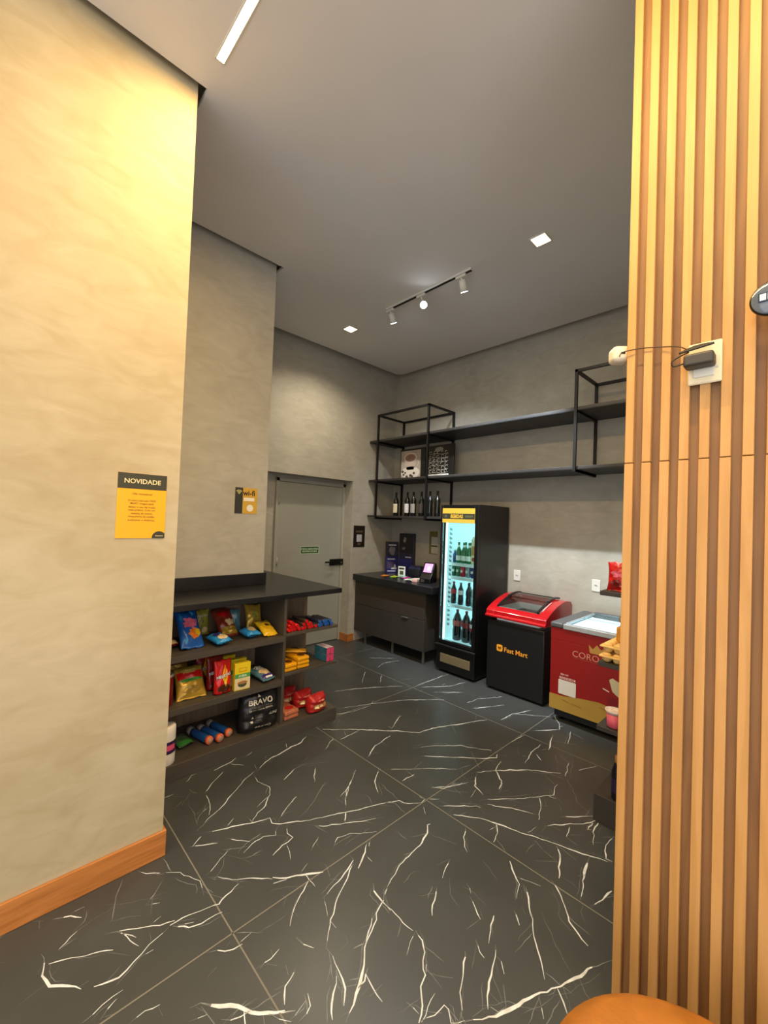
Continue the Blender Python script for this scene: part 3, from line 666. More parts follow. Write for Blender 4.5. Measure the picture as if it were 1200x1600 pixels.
b = nb(); prism(b, [(-.012, 0), (1.492, 0), (1.492, 1.62), (1.04, 1.62), (1.04, .508), (-.012, .508)], .0005, .04, axis='z')
bmesh.ops.bevel(b, geom=b.edges[:], offset=.003, segments=2, profile=.5, affect='EDGES')
part(wt, 'slab', b, GRA)
b = nb(); box(b, -.012, 1.05, .488, .508, .0405, .14, .002); part(wt, 'backsplash', b, GRA)
S('power_cable', tube(nb(), spline([(2.196, 3.255, .44), (2.203, 3.262, .36), (2.20, 3.258, .28), (2.206, 3.262, .16), (2.25, 3.30, .012)]), .004), BLKM, 'black cable hanging down behind the end of the snack counter', 'cable')

def film(name, col, rough=.28, var=.12, vs=20, metal=0): return M(name, col, rough, metal, var, vs, .12, 45)
def bag(name, label, cat, B, mat, loc, rot, patches=(), texts=(), group=None):
    t = T(name, label, cat, loc, rot, group)
    part(t, 'wrapper', B.bm(), mat)
    for nm, pm, args, kw in patches: part(t, nm, B.patch(*args, **kw), pm)
    for nm, pm, args, kw in texts: part(t, nm, B.text(*args, **kw), pm)
    for zz in (S3_, S2_, S1, E2, 1.3125):
        if -.03 < loc[2]-zz < .05: rest(t, zz); break
    return t
S1, S2_, S3_, E2 = .766, .436, .101, .476
RED = film('red_film', 'c11718'); DRED = film('dark_red_film', '7c1713'); BLUE = film('blue_film', '1f58a8'); SKY = film('sky_film', '2a86c4')
NAVY = film('navy_film', '1d2f78'); GOLD = film('gold_film', 'b89537', .3, .15, 20, .35); YELF = film('yellow_film', 'e0b21c'); OLV = film('olive_film', '8d8a33')
RBR = film('red_brown_film', '7d2f1f'); TEAL = film('teal_film', '4d7480'); BEIGE = film('beige_print', 'd9bd8c'); WHF = film('white_film', 'e4e0d6'); PINK = film('pink_print', 'e06a86')
ORG = film('orange_print', 'd8772a'); GRNF = film('green_film', '3c8a3a'); CHOC = film('choc_print', '4a2414'); PURP = film('purple_film', '3b2a72'); BLK = film('black_film', '17181a', .35)
S1, S2_, S3_ = .766, .436, .101
tl = -math.radians(38)
bag('snack_bag', 'large blue crisps bag with pink burst at the left of the top shelf', 'snack bag', Bag(.165, .285, .07, 1), BLUE, (1.052, 2.862, S1+.012), (tl, .06, .12),
    (('pink_burst', PINK, (-.62, .62, -.08, .42, 'ellipse'), dict(wob=.5, seed=3)), ('chips_picture', ORG, (-.3, .72, -.62, -.12, 'ellipse'), dict(wob=.3, seed=8)), ('bowl_picture', YELF, (.25, .75, -.5, -.15, 'ellipse'), dict(off=.0025)), ('white_gloss', SKY, (-.85, -.5, .2, .8, 'diamond'), {}), ('light_check', SKY, (.1, .6, .5, .85, 'diamond'), {}), ('pale_check', SKY, (-.75, -.4, -.8, -.5, 'diamond'), {})))
bag('snack_bag', 'olive green snack pouch standing behind the flat blue peanut bag', 'snack bag', Bag(.12, .185, .045, 2), OLV, (1.213, 3.16, S1), (-.08, 0, .03),
    (('silver_band', film('silver_film', 'a9a37a', .3), (-.8, .8, .45, .62), {}), ('dark_mark', CHOC, (-.2, .15, 0, .25, 'ellipse'), dict(wob=.4)), ('pale_bowl', BEIGE, (-.1, .7, -.85, -.35, 'ellipse'), {})))
def flatbag(name, label, cat, B, mat, loc, rz, pit=.12, roll=0, **kw):
    return bag(name, label, cat, B, mat, loc, (-PI/2+pit, roll, rz), **kw)
flatbag('snack_bag', 'blue peanut bag lying flat in front of the olive pouch, peanuts on its front', 'snack bag', Bag(.125, .155, .06, 3), SKY, (1.245, 2.80, S1+.026), .2, .12,
    patches=(('peanut_picture', BEIGE, (-.55, .6, -.75, -.05, 'ellipse'), dict(wob=.35, seed=5)), ('dark_brand_patch', PURP, (-.7, .1, 0, .45, 'ellipse'), {})))
bag('snack_bag', 'dark red-brown chips bag leaning behind the blue peanut bag', 'snack bag', Bag(.155, .24, .065, 4), RBR, (1.358, 2.985, S1+.012), (-.75, 0, .1),
    (('chips_picture', BEIGE, (-.2, .75, -.35, .1, 'ellipse'), dict(wob=.4, seed=2)), ('gold_foot', GOLD, (-.75, .8, -.86, -.42), {}), ('red_oval', RED, (-.6, .5, .3, .7, 'ellipse'), dict(wob=.6, seed=9))))  # brighter red oval is part of the bag's print
bag('snack_bag', 'small teal foil snack bag squeezed at the back of the top counter shelf', 'snack bag', Bag(.10, .165, .05, 5), TEAL, (1.458, 3.12, S1), (-.25, 0, 0), (('silver_patch', film('silver_blue_film', '8aa3a8'), (-.6, .3, .1, .6, 'ellipse'), dict(wob=.4)),))
flatbag('snack_bag', 'small blue peanut bag lying on the top shelf before the yellow bags', 'snack bag', Bag(.12, .135, .06, 6), SKY, (1.482, 2.84, S1+.026), .12, .12,
    patches=(('peanut_picture', BEIGE, (-.45, .65, -.6, .3, 'ellipse'), dict(wob=.35, seed=1)),))
bag('snack_bag', 'plain yellow snack bag propped upright at the right back of the top shelf', 'snack bag', Bag(.145, .20, .05, 7), GOLD, (1.59, 3.06, S1+.004), (-.42, .08, .0), (('dark_oval', OLV, (-.4, .4, -.2, .35, 'ellipse'), {}),))
bag('snack_bag', 'yellow snack bag slumped low at the right front of the top shelf', 'snack bag', Bag(.125, .18, .05, 8), YELF, (1.612, 2.83, S1+.016), (-1.12, .05, .1),
    (('dark_print', CHOC, (-.3, .4, -.1, .25, 'ellipse'), dict(wob=.4)), ('brown_stripe', OLV, (-.8, .8, .45, .6), {})))
flatbag('snack_bag', 'dark red snack bag lying at the far left of the top counter shelf', 'snack bag', Bag(.15, .19, .05, 9), DRED, (.93, 2.93, S1+.022), .1, .1, patches=(('pale_foot', BEIGE, (-.6, .7, -.85, -.5), {}),))
# middle shelf
t = T('powder_tin', 'red round tin with pale rim at the far left of the middle shelf', 'tin', (.895, 2.875, S2_))
part(t, 'body', lathe(nb(), [(.042, 0), (.044, .004), (.044, .178), (.042, .182)], 28), M('tin_red', '7e1a17', .35, .2, .1, 15))
part(t, 'lid', lathe(nb(), [(.045, .182), (.046, .186), (.046, .194), (.043, .198)], 28), M('tin_rim', 'c6b7ac', .35, .4))
part(t, 'printed_mark', mv(text_bm('2', .05, bold=.01), 0, -.0446, .13), M('tin_rim'))
bag('coffee_bag', 'red, green and gold shiny food bag leaning back on the middle shelf', 'food bag', Bag(.20, .215, .07, 11), GOLD, (1.058, 2.86, S2_+.01), (-.62, 0, -.04),
    (('red_top', RED, (-.86, .86, .1, .62), {}), ('green_arc', GRNF, (-.8, .8, -.02, .18, 'ellipse'), dict(off=.003)), ('gold_swirl', M('pale_gold', 'd2b45c', .3, .3), (-.6, .5, .5, .85, 'ellipse'), dict(off=.003, wob=.4)), ('gold_oval', M('olive_gold', '8f7426', .35, .3), (-.55, .6, -.75, -.3, 'ellipse'), {})))
bag('coffee_bag', 'brown and gold food bag standing at the back behind the red tin', 'food bag', Bag(.17, .20, .05, 12), film('brown_gold_film', '6d4a1c'), (1.05, 3.09, S2_), (-.25, 0, 0), (('pale_band', GOLD, (-.7, .7, .2, .6), {}),))
def pouch(loc, rz, label, front):
    B = Bag(.125, .222, .062, 13+front, 'pouch')
    t = bag('chocolate_powder_pouch', label, 'pouch', B, RED if front else DRED, loc, (-.05, 0, rz), (('yellow_flash', YELF, (-.25, .62, -.62, .72, 'diamond'), {}), ('chocolate_picture', CHOC, (-.7, .8, -.92, -.42, 'ellipse'), dict(wob=.35, seed=4)), ('orange_flash', ORG, (.0, .45, -.2, .6, 'diamond'), dict(off=.0025))), (('brand_shadow', PURP, ('NESCAU', 1.74, -.02, .06), dict(bold=.07, off=.0035, rot=.16)), ('brand_lettering', WHF, ('NESCAU', 1.64, -.02, .06), dict(bold=.03, off=.0048, rot=.16))), 'red chocolate powder pouches')
    return t
pouch((1.248, 2.83, S2_), .06, 'bright red chocolate powder pouch at the front beside the yellow boxes', 1)
pouch((1.238, 2.935, S2_), .1, 'dark red chocolate pouch directly behind the bright red front pouch', 0)
pouch((1.20, 3.05, S2_), .1, 'rearmost dark red chocolate pouch, third behind the bright red front pouch', 0)
YB = M('carton_yellow', 'e2c61d', .4); CRM = M('carton_cream', 'dcc89a', .45)
def carton(loc, rz, label):
    t = T('cereal_box', label, 'carton', loc, (0, 0, rz), 'yellow oat boxes')
    b = nb(); box(b, -.057, .057, -.02, .02, 0, .188, .002); part(t, 'box', b, YB)
    part(t, 'lower_print', rectp(-.056, .056, .006, .085, -.0202), CRM)
    part(t, 'green_band', rectp(-.056, .056, .085, .115, -.0202), M('carton_green', '4f9a4a', .4))
    part(t, 'band_lettering', mv(text_bm('AVEIA', .02, w=.06, bold=.01), .0, -.021, .1), M('carton_white', 'e8ead9', .4))
    part(t, 'bowl_picture', disc(0, .04, .032, -.021, 20, .02), M('bowl_green', '3d4a33', .5))
    part(t, 'cereal_picture', disc(0, .052, .036, -.0216, 20, .011), M('cereal_brown', 'a4703a', .6))
    b = nb(); box(b, -.028, .028, -.0208, -.0204, .128, .133); box(b, -.028, -.023, -.0208, -.0204, .133, .152); box(b, .023, .028, -.0208, -.0204, .133, .152); box(b, -.028, .028, -.0208, -.0204, .152, .156); part(t, 'outlined_logo', b, M('logo_orange', 'c98a1e', .4))
    return t
carton((1.378, 2.815, S2_), -.05, 'yellow and cream oat box standing in front of the two others')
carton((1.395, 2.915, S2_), -.05, 'middle yellow oat box of the row of three on the middle shelf')
carton((1.36, 3.03, S2_), -.05, 'rearmost yellow oat box against the back panel')
B = Bag(.125, .20, .06, 21)
bag('cracker_pack', 'blue and purple cracker pack lying tilted by the divider on the middle shelf', 'biscuit pack', B, TEAL, (1.60, 2.80, S2_+.028), (-PI/2+.22, 0, .25), (('purple_foot', PURP, (-.86, .86, -.88, -.5), {}), ('cracker_picture', BEIGE, (-.6, .75, -.55, .15, 'ellipse'), dict(wob=.3, seed=6)), ('white_foot_strip', WHF, (-.5, .5, -.86, -.74), dict(off=.003))),
    (('brand_lettering', WHF, ('CLUB', 1.2, 0, .5), dict(bold=.05)), ('brand_lettering', WHF, ('SOCIAL', 1.3, 0, .22), dict(bold=.05, off=.004))))
# bottom shelf
t = T('paper_towel_roll', 'white paper towel roll with dark purple band at the left end of the plinth', 'paper roll', (.885, 2.812, S3_))
b = nb(); lathe(b, [(.020, .002), (.058, 0), (.061, .006), (.062, .05), (.062, .185), (.061, .229), (.056, .236), (.024, .236), (.021, .15)], 36, capb=False); part(t, 'roll', b, M('paper_roll', 'e0d9cf', .8, bump=.1, bscale=90))
part(t, 'purple_band', lathe(nb(), [(.0626, .075), (.0626, .15)], 36, capb=False, capt=False), M('band_purple', '2c1a4a', .4))
part(t, 'pink_badge', lathe(nb(), [(.0632, .095), (.0632, .128)], 10, capb=False, capt=False, M4=Matrix.Rotation(0, 4, 'Z')), M('badge_pink', 'd9527f', .4)) if False else None
bb = nb(); 
V = [[bb.verts.new((.0634*math.sin(a), -.0634*math.cos(a), .096+.034*k)) for a in [x*.09 for x in range(-1, 10)]] for k in (0, 1)]
for k in range(10): bb.faces.new((V[0][k], V[0][k+1], V[1][k+1], V[1][k]))
part(t, 'pink_badge', bb, M('badge_pink', 'd9527f', .4))
flatbag('green_packet', 'small flat green packet behind the paper roll on the bottom shelf', 'packet', Bag(.11, .15, .035, 22), film('dull_green_film', '4d6b44'), (1.055, 2.90, S3_+.016), .2, .06, patches=(('bright_green_foot', GRNF, (-.85, .85, -.88, -.45), {}),))
def tubepack(loc, rz, label):
    t = T('biscuit_tube', label, 'biscuit tube', loc, (0, 0, rz), 'blue biscuit tubes on the bottom shelf')
    my = Matrix.Rotation(-PI/2, 4, 'X')              # lies along +y
    part(t, 'blue_sleeve', lathe(nb(), [(.027, .03), (.0275, .035), (.0275, .17), (.027, .2)], 24, M4=my), M('tube_blue', '1f4d8c', .3, 0, .2, 18))
    part(t, 'clear_end', lathe(nb(), [(.0268, .2005), (.0268, .245), (.022, .25)], 24, M4=my), M('tube_grey', '8c8a80', .3, .2, .2, 30))
    part(t, 'orange_front', lathe(nb(), [(.018, .0), (.026, .004), (.0276, .012), (.0276, .0295)], 24, M4=my), M('tube_orange', 'd4673a', .35))
    part(t, 'biscuit_print', lathe(nb(), [(.001, -.0015), (.016, -.001), (.017, .0005)], 20, M4=my), M('tube_biscuit', 'a68b7c', .5))
    return t
p0 = tubepack((1.183, 2.83, S3_+.0285), .23, 'blue biscuit tube with orange end, leftmost of three lying side by side')
dup(p0, (1.249, 2.815, S3_+.0285), (0, 0, .23), 'blue biscuit tube with orange end, middle of three lying side by side')
dup(p0, (1.325, 2.845, S3_+.0285), (0, 0, .23), 'blue biscuit tube with orange end, the one nearest the black charcoal bag')
B = Bag(.285, .285, .13, 31, 'sack')
W2 = M('print_white', 'c9c2b2', .5); W3 = M('print_grey', '6f6a60', .5)
bag('charcoal_bag', 'big black charcoal bag standing on the bottom shelf', 'charcoal bag', B, BLK, (1.527, 2.84, S3_), (-.03, 0, -.1),
    (('flame_mark', W2, (-.16, .0, .74, .84, 'tri'), {}), ('small_icon', W2, (-.5, -.34, -.28, -.16, 'tri'), {}), ('small_icon', W2, (-.5, -.36, -.5, -.4, 'ellipse'), dict(wob=.5))),
    (('brand_lettering', W2, ('BRAVO', 1.22, .02, .50), dict(bold=.02, vh=.26)), ('subtitle', W3, ('CARVÃO PREMIUM', 1.15, .02, .27), dict(bold=.01)), ('slogan', W2, ('CARVÃO VEGETAL  ESPECIAL', 1.2, .02, .14), dict(bold=.01)),
     ('small_print', W3, ('FÁCIL DE\nACENDER', .4, -.1, -.22), dict()), ('small_print', W3, ('MAIOR\nDURAÇÃO', .4, -.1, -.46), dict()), ('weight_lettering', W2, ('2,5kg', .42, .68, -.24), dict(bold=.05)), ('foot_lettering', W2, ('BRAVO', .8, .15, -.78), dict(bold=.0, vh=.1))))
# end shelves: chocolate bars, coffee packs, cakes
E1, E2, E3 = .778, .476, .101
my = Matrix.Rotation(-PI/2, 4, 'X')
def stick(name, label, cat, group, loc, mats, r=.0145, L=.16, rz=0):
    t = T(name, label, cat, loc, (0, 0, rz), group)
    part(t, 'wrapper', lathe(nb(), [(r*.8, .012), (r, .02), (r, L-.01), (r*.7, L)], 14, M4=my), mats[0])
    part(t, 'twisted_end', lathe(nb(), [(r*.9, 0), (r*.98, .004), (r*.6, .0112)], 14, M4=my), mats[1])
    return t
g1 = 'red wrapped chocolate rolls'; q0 = None
for i, (x, z) in enumerate(((1.748, 0), (1.778, 0), (1.808, 0), (1.838, 0), (1.763, 1), (1.793, 1), (1.823, 1), (1.780, 2))):
    loc = (x, 2.80+(i % 3)*.008, E1+.0146+z*.0256)
    l = 'short red wrapped chocolate roll in the red pile next to the counter divider'
    q0 = stick('chocolate_roll', l, 'chocolate roll', g1, loc, (film('bright_red_film', 'd42222'), RED)) if q0 is None else dup(q0, loc, (0, 0, (i % 3-1)*.04))
g2 = 'dark bars with red ends'; q0 = None
DKW = film('dark_brown_wrap', '3d322a'); GRW = film('grey_brown_wrap', '57503f')
for i, (x, z) in enumerate(((1.872, 0), (1.903, 0), (1.934, 0), (1.965, 0), (1.995, 0), (1.889, 1), (1.92, 1), (1.952, 1), (1.905, 2))):
    loc = (x, 2.80+(i % 2)*.012, E1+.0146+z*.0256)
    q0 = stick('chocolate_bar', 'dark brown wrapped bar with red end in the middle pile of the upper end shelf', 'chocolate bar', g2, loc, (DKW, RED), L=.2) if q0 is None else dup(q0, loc, (0, 0, -.05+(i % 3)*.04))
g3 = 'dark bars with blue ends'; q0 = None
for i, (x, z) in enumerate(((2.03, 0), (2.061, 0), (2.092, 0), (2.123, 0), (2.154, 0), (2.046, 1), (2.077, 1), (2.108, 1), (2.139, 1))):
    loc = (x, 2.80+(i % 2)*.014, E1+.0146+z*.0256)
    q0 = stick('chocolate_bar', 'dark wrapped bar with blue end at the right end of the upper end shelf', 'chocolate bar', g3, loc, (film('blue_black_wrap', '2f3040'), BLUE), L=.2) if q0 is None else dup(q0, loc, (0, 0, -.06+(i % 3)*.05))
YF = film('coffee_yellow', 'e3a011', .35, .08); q0 = None
def pack(loc, rz, label, group, mat, sz, prt=None, cat='packet', name='coffee_pack', pname='dark_print'):
    t = T(name, label, cat, loc, (0, 0, rz), group); w, d, h = sz
    b = nb(); box(b, -w/2, w/2, 0, d, .0005, h, min(h*.3, .008), 0, 3); part(t, 'pack', b, mat)
    b = nb(); box(b, -w/2+.004, w/2-.004, -.004, 0, h*.42, h*.58); part(t, 'sealed_edge', b, mat)
    if prt: part(t, pname, prism(nb(), [(w*.1+w*.3*math.cos(a), d*.3+d*.16*math.sin(a)) for a in [k*PI/8 for k in range(16)]], h+.0002, h+.001, axis='z'), prt)
    return t
gp = 'yellow coffee packs on the lower end shelf'
for (x, y, k, rz, l) in ((1.772, 2.795, 0, .03, 'bottom yellow pack of the short stack next to the divider'), (1.772, 2.79, 1, .06, 'top yellow pack of the short stack next to the divider'),
                         (1.889, 2.80, 0, -.04, 'lowest yellow pack of the taller stack on the lower end shelf'), (1.887, 2.795, 1, .0, 'second yellow pack from below in the taller stack'), (1.885, 2.792, 2, .04, 'third yellow pack from below in the taller stack, dark print on top')):
    z = E2+.0305*k
    if q0 is None: q0 = pack((x, y, z), rz, l, gp, YF, (.105, .20, .030), CHOC)
    else: dup(q0, (x, y, z), (0, 0, rz), l)
flatbag('coffee_pack', 'yellow pack lying crooked with flared end on top of the taller yellow stack', 'packet', Bag(.105, .19, .03, 41), YF, (1.965, 2.885, E2+.106), 1.0, .04, patches=(('dark_print', CHOC, (-.4, .4, -.4, .3, 'ellipse'), {}),), group=gp)
gp = 'pink and teal boxes at the end of the lower end shelf'; q0 = None
for ix, iz, l in ((0, 0, 'lower left pink fronted box of the small block at the shelf end'), (1, 0, 'lower right pink fronted box of the small block at the shelf end'), (0, 1, 'upper left pink fronted box of the small block at the shelf end'), (1, 1, 'upper right pink fronted box of the small block at the shelf end')):
    loc = (2.131+.038*ix, 2.80, E2+.0575*iz)
    if q0 is None:
        q0 = T('sweet_box', l, 'small box', loc, (0, 0, .12), gp)
        b = nb(); box(b, -.018, .018, 0, .15, .0005, .056, .002); part(q0, 'teal_box', b, M('box_teal', '2e5f6d', .4, 0, .25, 30))
        part(q0, 'pink_front', rectp(-.0175, .0175, .002, .055, -.0001), M('box_pink', 'd93c6c', .4, 0, .25, 60))
        b = nb(); box(b, -.0165, .0165, .004, .146, .0561, .0566); part(q0, 'pale_top', b, M('box_lilac', 'd6bcc8', .4))
    else: dup(q0, loc, None, l)
CAKE = M('cake_brown', 'a5683a', .5, 0, .35, 30); CRED = M('cake_red', 'b32220', .35, 0, .2, 20)
q0 = None
for loc, rz, l in (((2.025, 2.805, E3), .14, 'red and brown packaged cake loaf at the front right of the plinth'), ((1.985, 2.945, E3), .1, 'red and brown packaged cake loaf in the middle, behind the front one'), ((1.91, 3.065, E3), .06, 'rearmost red and brown packaged cake loaf by the end panel')):
    if q0 is None:
        q0 = T('cake_loaf_pack', l, 'cake pack', loc, (0, 0, rz), 'packaged cake loaves')
        B = Bag(.165, .135, .105, 51, 'sack'); part(q0, 'pack', B.bm(), CRED)
        part(q0, 'cake_window', B.patch(-.75, .85, -.55, -.02), CAKE); part(q0, 'slice_picture', B.patch(-.6, -.2, -.42, -.08, off=.003), BEIGE); part(q0, 'slice_picture', B.patch(-.1, .35, -.42, -.06, off=.003), BEIGE)
        part(q0, 'brand_stripe', B.patch(-.5, .5, .25, .42, off=.002), film('rose_print', 'd97a6a')); part(q0, 'red_foot', B.patch(-.8, .85, -.82, -.62, off=.002), RED); rest(q0, E3); zk = q0.location.z
    else: dup(q0, (loc[0], loc[1], zk), (0, 0, rz), l)
q0 = None
for k, l in ((0, 'lower flat orange-red packet on the plinth beside the divider'), (1, 'upper flat orange-red packet on the plinth beside the divider')):
    loc = (1.80, 2.80-.004*k, E3+.0335*k)
    if q0 is None: q0 = pack(loc, .05, l, 'flat orange-red packets', M('packet_salmon', 'b96f50', .4, 0, .2, 25), (.125, .2, .033), CRED, name='flat_packet', pname='red_print')
    else: dup(q0, loc, (0, 0, .09), l)
# ------------------------------------------------------------------ right wall: shelf rack, counter, fridge, freezers
R90 = (0, 0, -PI/2)          # front faces -x : local x runs to the right, local y goes back into the wall
BLKS = M('black_steel', '141415', .45, .3)
SHB = woodmat('black_shelf_board', '2a2827', '343130', (10, 1.2, 10), .5)
rk = T('wall_shelf_rack', 'long black steel wall rack with dark shelf boards above fridge and freezers', 'wall shelf', (3.93, 4.388, 0), R90)
for n, x1, z0, z1 in (('top_shelf', 3.95, 2.768, 2.798), ('middle_shelf', 3.95, 2.215, 2.243), ('lower_shelf', 1.40, 1.715, 1.743)):
    b = nb(); box(b, .002, x1, .0, .516, z0, z1, .002); part(rk, n, b, SHB)
def tubebox(b, a, c, s=.0125):
    x0, x1 = sorted((a[0], c[0])); y0, y1 = sorted((a[1], c[1])); z0, z1 = sorted((a[2], c[2]))
    box(b, x0-s, x1+s, y0-s, y1+s, z0-s, z1+s)
def steel_frame(xa, xb, zb, ztop=3.13):
    b = nb(); f, k = .0, .50
    for x in (xa, xb):
        for y in (f-.013, k): tubebox(b, (x, y, zb), (x, y, ztop))
        tubebox(b, (x, f, ztop), (x, k, ztop)); tubebox(b, (x, f, zb-.005), (x, k, zb-.005)); tubebox(b, (x, f, 2.205), (x, k, 2.205)); tubebox(b, (x, f, 2.758), (x, k, 2.758))
    for y in (f-.013, k): tubebox(b, (xa, y, ztop), (xb, y, ztop))
    part(rk, 'steel_frame', b, BLKS)
steel_frame(.184, 1.085, 1.71); steel_frame(2.86, 3.80, 2.205)
b = nb(); box(b, .002, 3.95, -.004, .002, 2.762, 2.772); box(b, .002, 3.95, -.004, .002, 2.209, 2.219); part(rk, 'edge_strip', b, BLKS)
# framed pictures leaning on the middle shelf
t = T('framed_picture', 'square picture of a coffee cup on the rack shelf, left of the lettered one', 'picture', (4.20, 4.03, 2.2445), (math.radians(-4), 0, -PI/2+.0))
t.rotation_euler = (0, math.radians(0), -PI/2)
PW, PH = .45, .43
b = nb(); box(b, 0, PW, .0, .03, 0, PH, .003); part(t, 'frame', b, M('picture_black', '0d0b0b', .4))
part(t, 'print', rectp(.015, .375, .014, .405, -.0002), M('print_taupe', 'a3988d', .5, var=.2, vscale=6))
part(t, 'saucer_print', disc(.19, .10, .17, -.001, 32, .085), M('print_light', 'd7cfc6', .5))
b = nb(); prism(b, [(.075, .30), (.305, .30), (.29, .22), (.25, .14), (.13, .14), (.09, .22)], -.0016, -.001); prism(b, [(.30, .27), (.345, .26), (.35, .22), (.31, .17), (.27, .165), (.275, .18), (.305, .19), (.33, .225), (.325, .24), (.297, .25)], -.0016, -.001)
part(t, 'cup_print', b, M('print_cup', 'b5a699', .5))
part(t, 'cup_rim_print', disc(.19, .305, .12, -.0022, 32, .07), M('print_rim', 'cbb9aa', .5)); part(t, 'coffee_print', disc(.19, .303, .095, -.0028, 32, .053), M('print_coffee', '8b6a5c', .5, var=.2, vscale=20))
b = nb()
for x, z, r_ in ((.05, .12, .025), (.07, .075, .02), (.13, .05, .022), (.20, .06, .026), (.26, .09, .022), (.10, .10, .018), (.23, .05, .018)):
    prism(b, [(x+r_*math.cos(k*PI/6+.3), z+r_*.75*math.sin(k*PI/6+.3)) for k in range(12)], -.0028, -.0022)
part(t, 'coffee_bean_print', b, M('print_bean', '4b423d', .5))
t = T('framed_picture', 'square black picture covered in white curly lettering, on the rack shelf', 'picture', (4.20, 3.535, 2.2445), R90)
b = nb(); box(b, 0, .42, 0, .03, 0, .43, .003); part(t, 'frame', b, M('picture_black'))
CHK = M('chalk_white', 'b7b3a8', .6); b = nb(); rng = random.Random(9)
def addbm(b, q):
    me = bpy.data.meshes.new('x'); q.to_mesh(me); q.free(); b.from_mesh(me); bpy.data.meshes.remove(me)
for i, z in enumerate((.335, .285, .235, .185, .135, .09)):          # illegible curly chalk lettering
    for k in range(5):
        x0 = .03+k*.064+rng.uniform(-.01, .01); r_ = rng.uniform(.016, .03)
        pts = [(x0+r_+r_*math.cos(a)*(1-.1*a/PI), -.003, z+r_*.8*math.sin(a*1.0)) for a in [rng.uniform(0, 1)+q*.35 for q in range(rng.randrange(9, 16))]]
        tube(b, pts, .0032, 5)
    tube(b, spline([(.03, -.003, z-.022), (.14, -.003, z-.012), (.24, -.003, z-.026), (.34, -.003, z-.016)], 6), .0025, 5)
part(t, 'chalk_lettering', b, CHK)
part(t, 'chalk_band', rectp(.02, .35, .015, .055, -.0004), M('chalk_pale', 'c9c8c2', .6)); part(t, 'chalk_ornament', disc(.19, .375, .07, -.001, 9, .03), M('chalk_grey', '77766e', .6))
# wine bottles
WG = M('wine_glass_dark', '0d0f0b', .12, coat=.3); WL1 = M('label_cream', 'd8d0b4', .6, var=.15, vscale=60); WL2 = M('label_white', 'd6d6dc', .6, var=.3, vscale=50); WL3 = M('label_greyish', '9a9492', .6, var=.25, vscale=50); WL4 = M('label_dark', '3b3230', .6, var=.4, vscale=50)
CAP = M('capsule_dark', '2b2d2b', .35, .3)
def wine(x, y, label, lm, h0=.075, h1=.165):
    t = T('wine_bottle', label, 'wine bottle', (x, y, 1.7435), R90, 'bottles on the lower rack shelf')
    part(t, 'bottle', lathe(nb(), [(.034, 0), (.038, .006), (.038, .195), (.034, .222), (.02, .245), (.0145, .262), (.014, .312), (.0155, .314), (.0155, .322)], 24), WG)
    part(t, 'capsule', lathe(nb(), [(.0152, .268), (.015, .311), (.0162, .313), (.0162, .3235)], 20), CAP)
    bb = nb(); V = [[bb.verts.new((.0386*math.sin(a), -.0386*math.cos(a), z)) for a in [-1.25+.25*k for k in range(11)]] for z in (h0-.03, h1)]
    for k in range(10): bb.faces.new((V[0][k], V[0][k+1], V[1][k+1], V[1][k]))
    part(t, 'label', bb, lm)
for y, l, m in ((3.975, 'dark wine bottle with cream label, leftmost and apart on the lower shelf', WL1), (3.765, 'dark wine bottle with bright white label, second from the left', WL2), (3.655, 'dark wine bottle with dull grey label beside the white labelled one', WL3),
                (3.515, 'dark wine bottle with dark label left of the front rack post', WL4), (3.375, 'dark unlabelled bottle directly right of the front rack post', WG), (3.255, 'dark unlabelled bottle nearest the fridge on the lower shelf', WG)):
    wine(4.085, y, l, m)
# back counter with drawer
CAB = M('cabinet_charcoal', '35322f', .5, var=.05, vscale=3)
cb = T('base_cabinet', 'charcoal base cabinet on thin metal legs left of the fridge', 'cabinet', (3.765, 4.392, 0), R90)
b = nb(); box(b, .0, 1.262, .018, .66, .15, .845, .002); part(cb, 'carcass', b, CAB)
b = nb(); box(b, .0, 1.262, -.001, .0175, .520, .845, .002); part(cb, 'upper_panel', b, M('cabinet_brown', '39322c', .5))
b = nb(); box(b, .002, .30, -.001, .0175, .152, .515, .002); part(cb, 'side_filler', b, CAB)
b = nb(); box(b, .304, 1.262, -.001, .0175, .152, .515, .002); dr = part(cb, 'drawer', b, CAB)
b = nb(); box(b, .90, 1.0, -.014, -.0012, .497, .509, .002); part(dr, 'handle', b, M('handle_steel', '9a968e', .35, .8))
for x in (.215, .73, 1.235):
    for y in (.03, .62):
        b = nb(); box(b, x-.012, x+.012, y-.012, y+.012, 0, .1495, .002); part(cb, 'leg', b, M('leg_steel', '6b6863', .4, .6))
S('worktop', (lambda b: box(b, 0, 1.405, 0, .735, 0, .078, .004))(nb()), GRA, 'black granite worktop on the back cabinet, carrying boxes and the card terminal', 'worktop', (3.712, 4.395, .8465), R90)
ZC_ = .9255
NB = M('box_navy', '23246b', .4, 0, .2, 14); NB2 = M('box_navy_dark', '23233f', .4, 0, .3, 14); SILV = M('box_silver', 'b9bccb', .4); APPL = M('appliance_grey', '6d6c70', .5, 0, .4, 12)
rz = -math.radians(28)
t = T('appliance_box', 'lower blue appliance box on the back counter, white picture on it', 'box', (4.20, 4.235, ZC_), (0, 0, rz))
b = nb(); box(b, 0, .175, 0, .085, 0, .235, .002); part(t, 'carton', b, NB)
part(t, 'upper_lettering', rectp(.015, .125, .19, .207, -.0004), SILV); part(t, 'lower_lettering', rectp(.015, .14, .018, .035, -.0004), SILV)
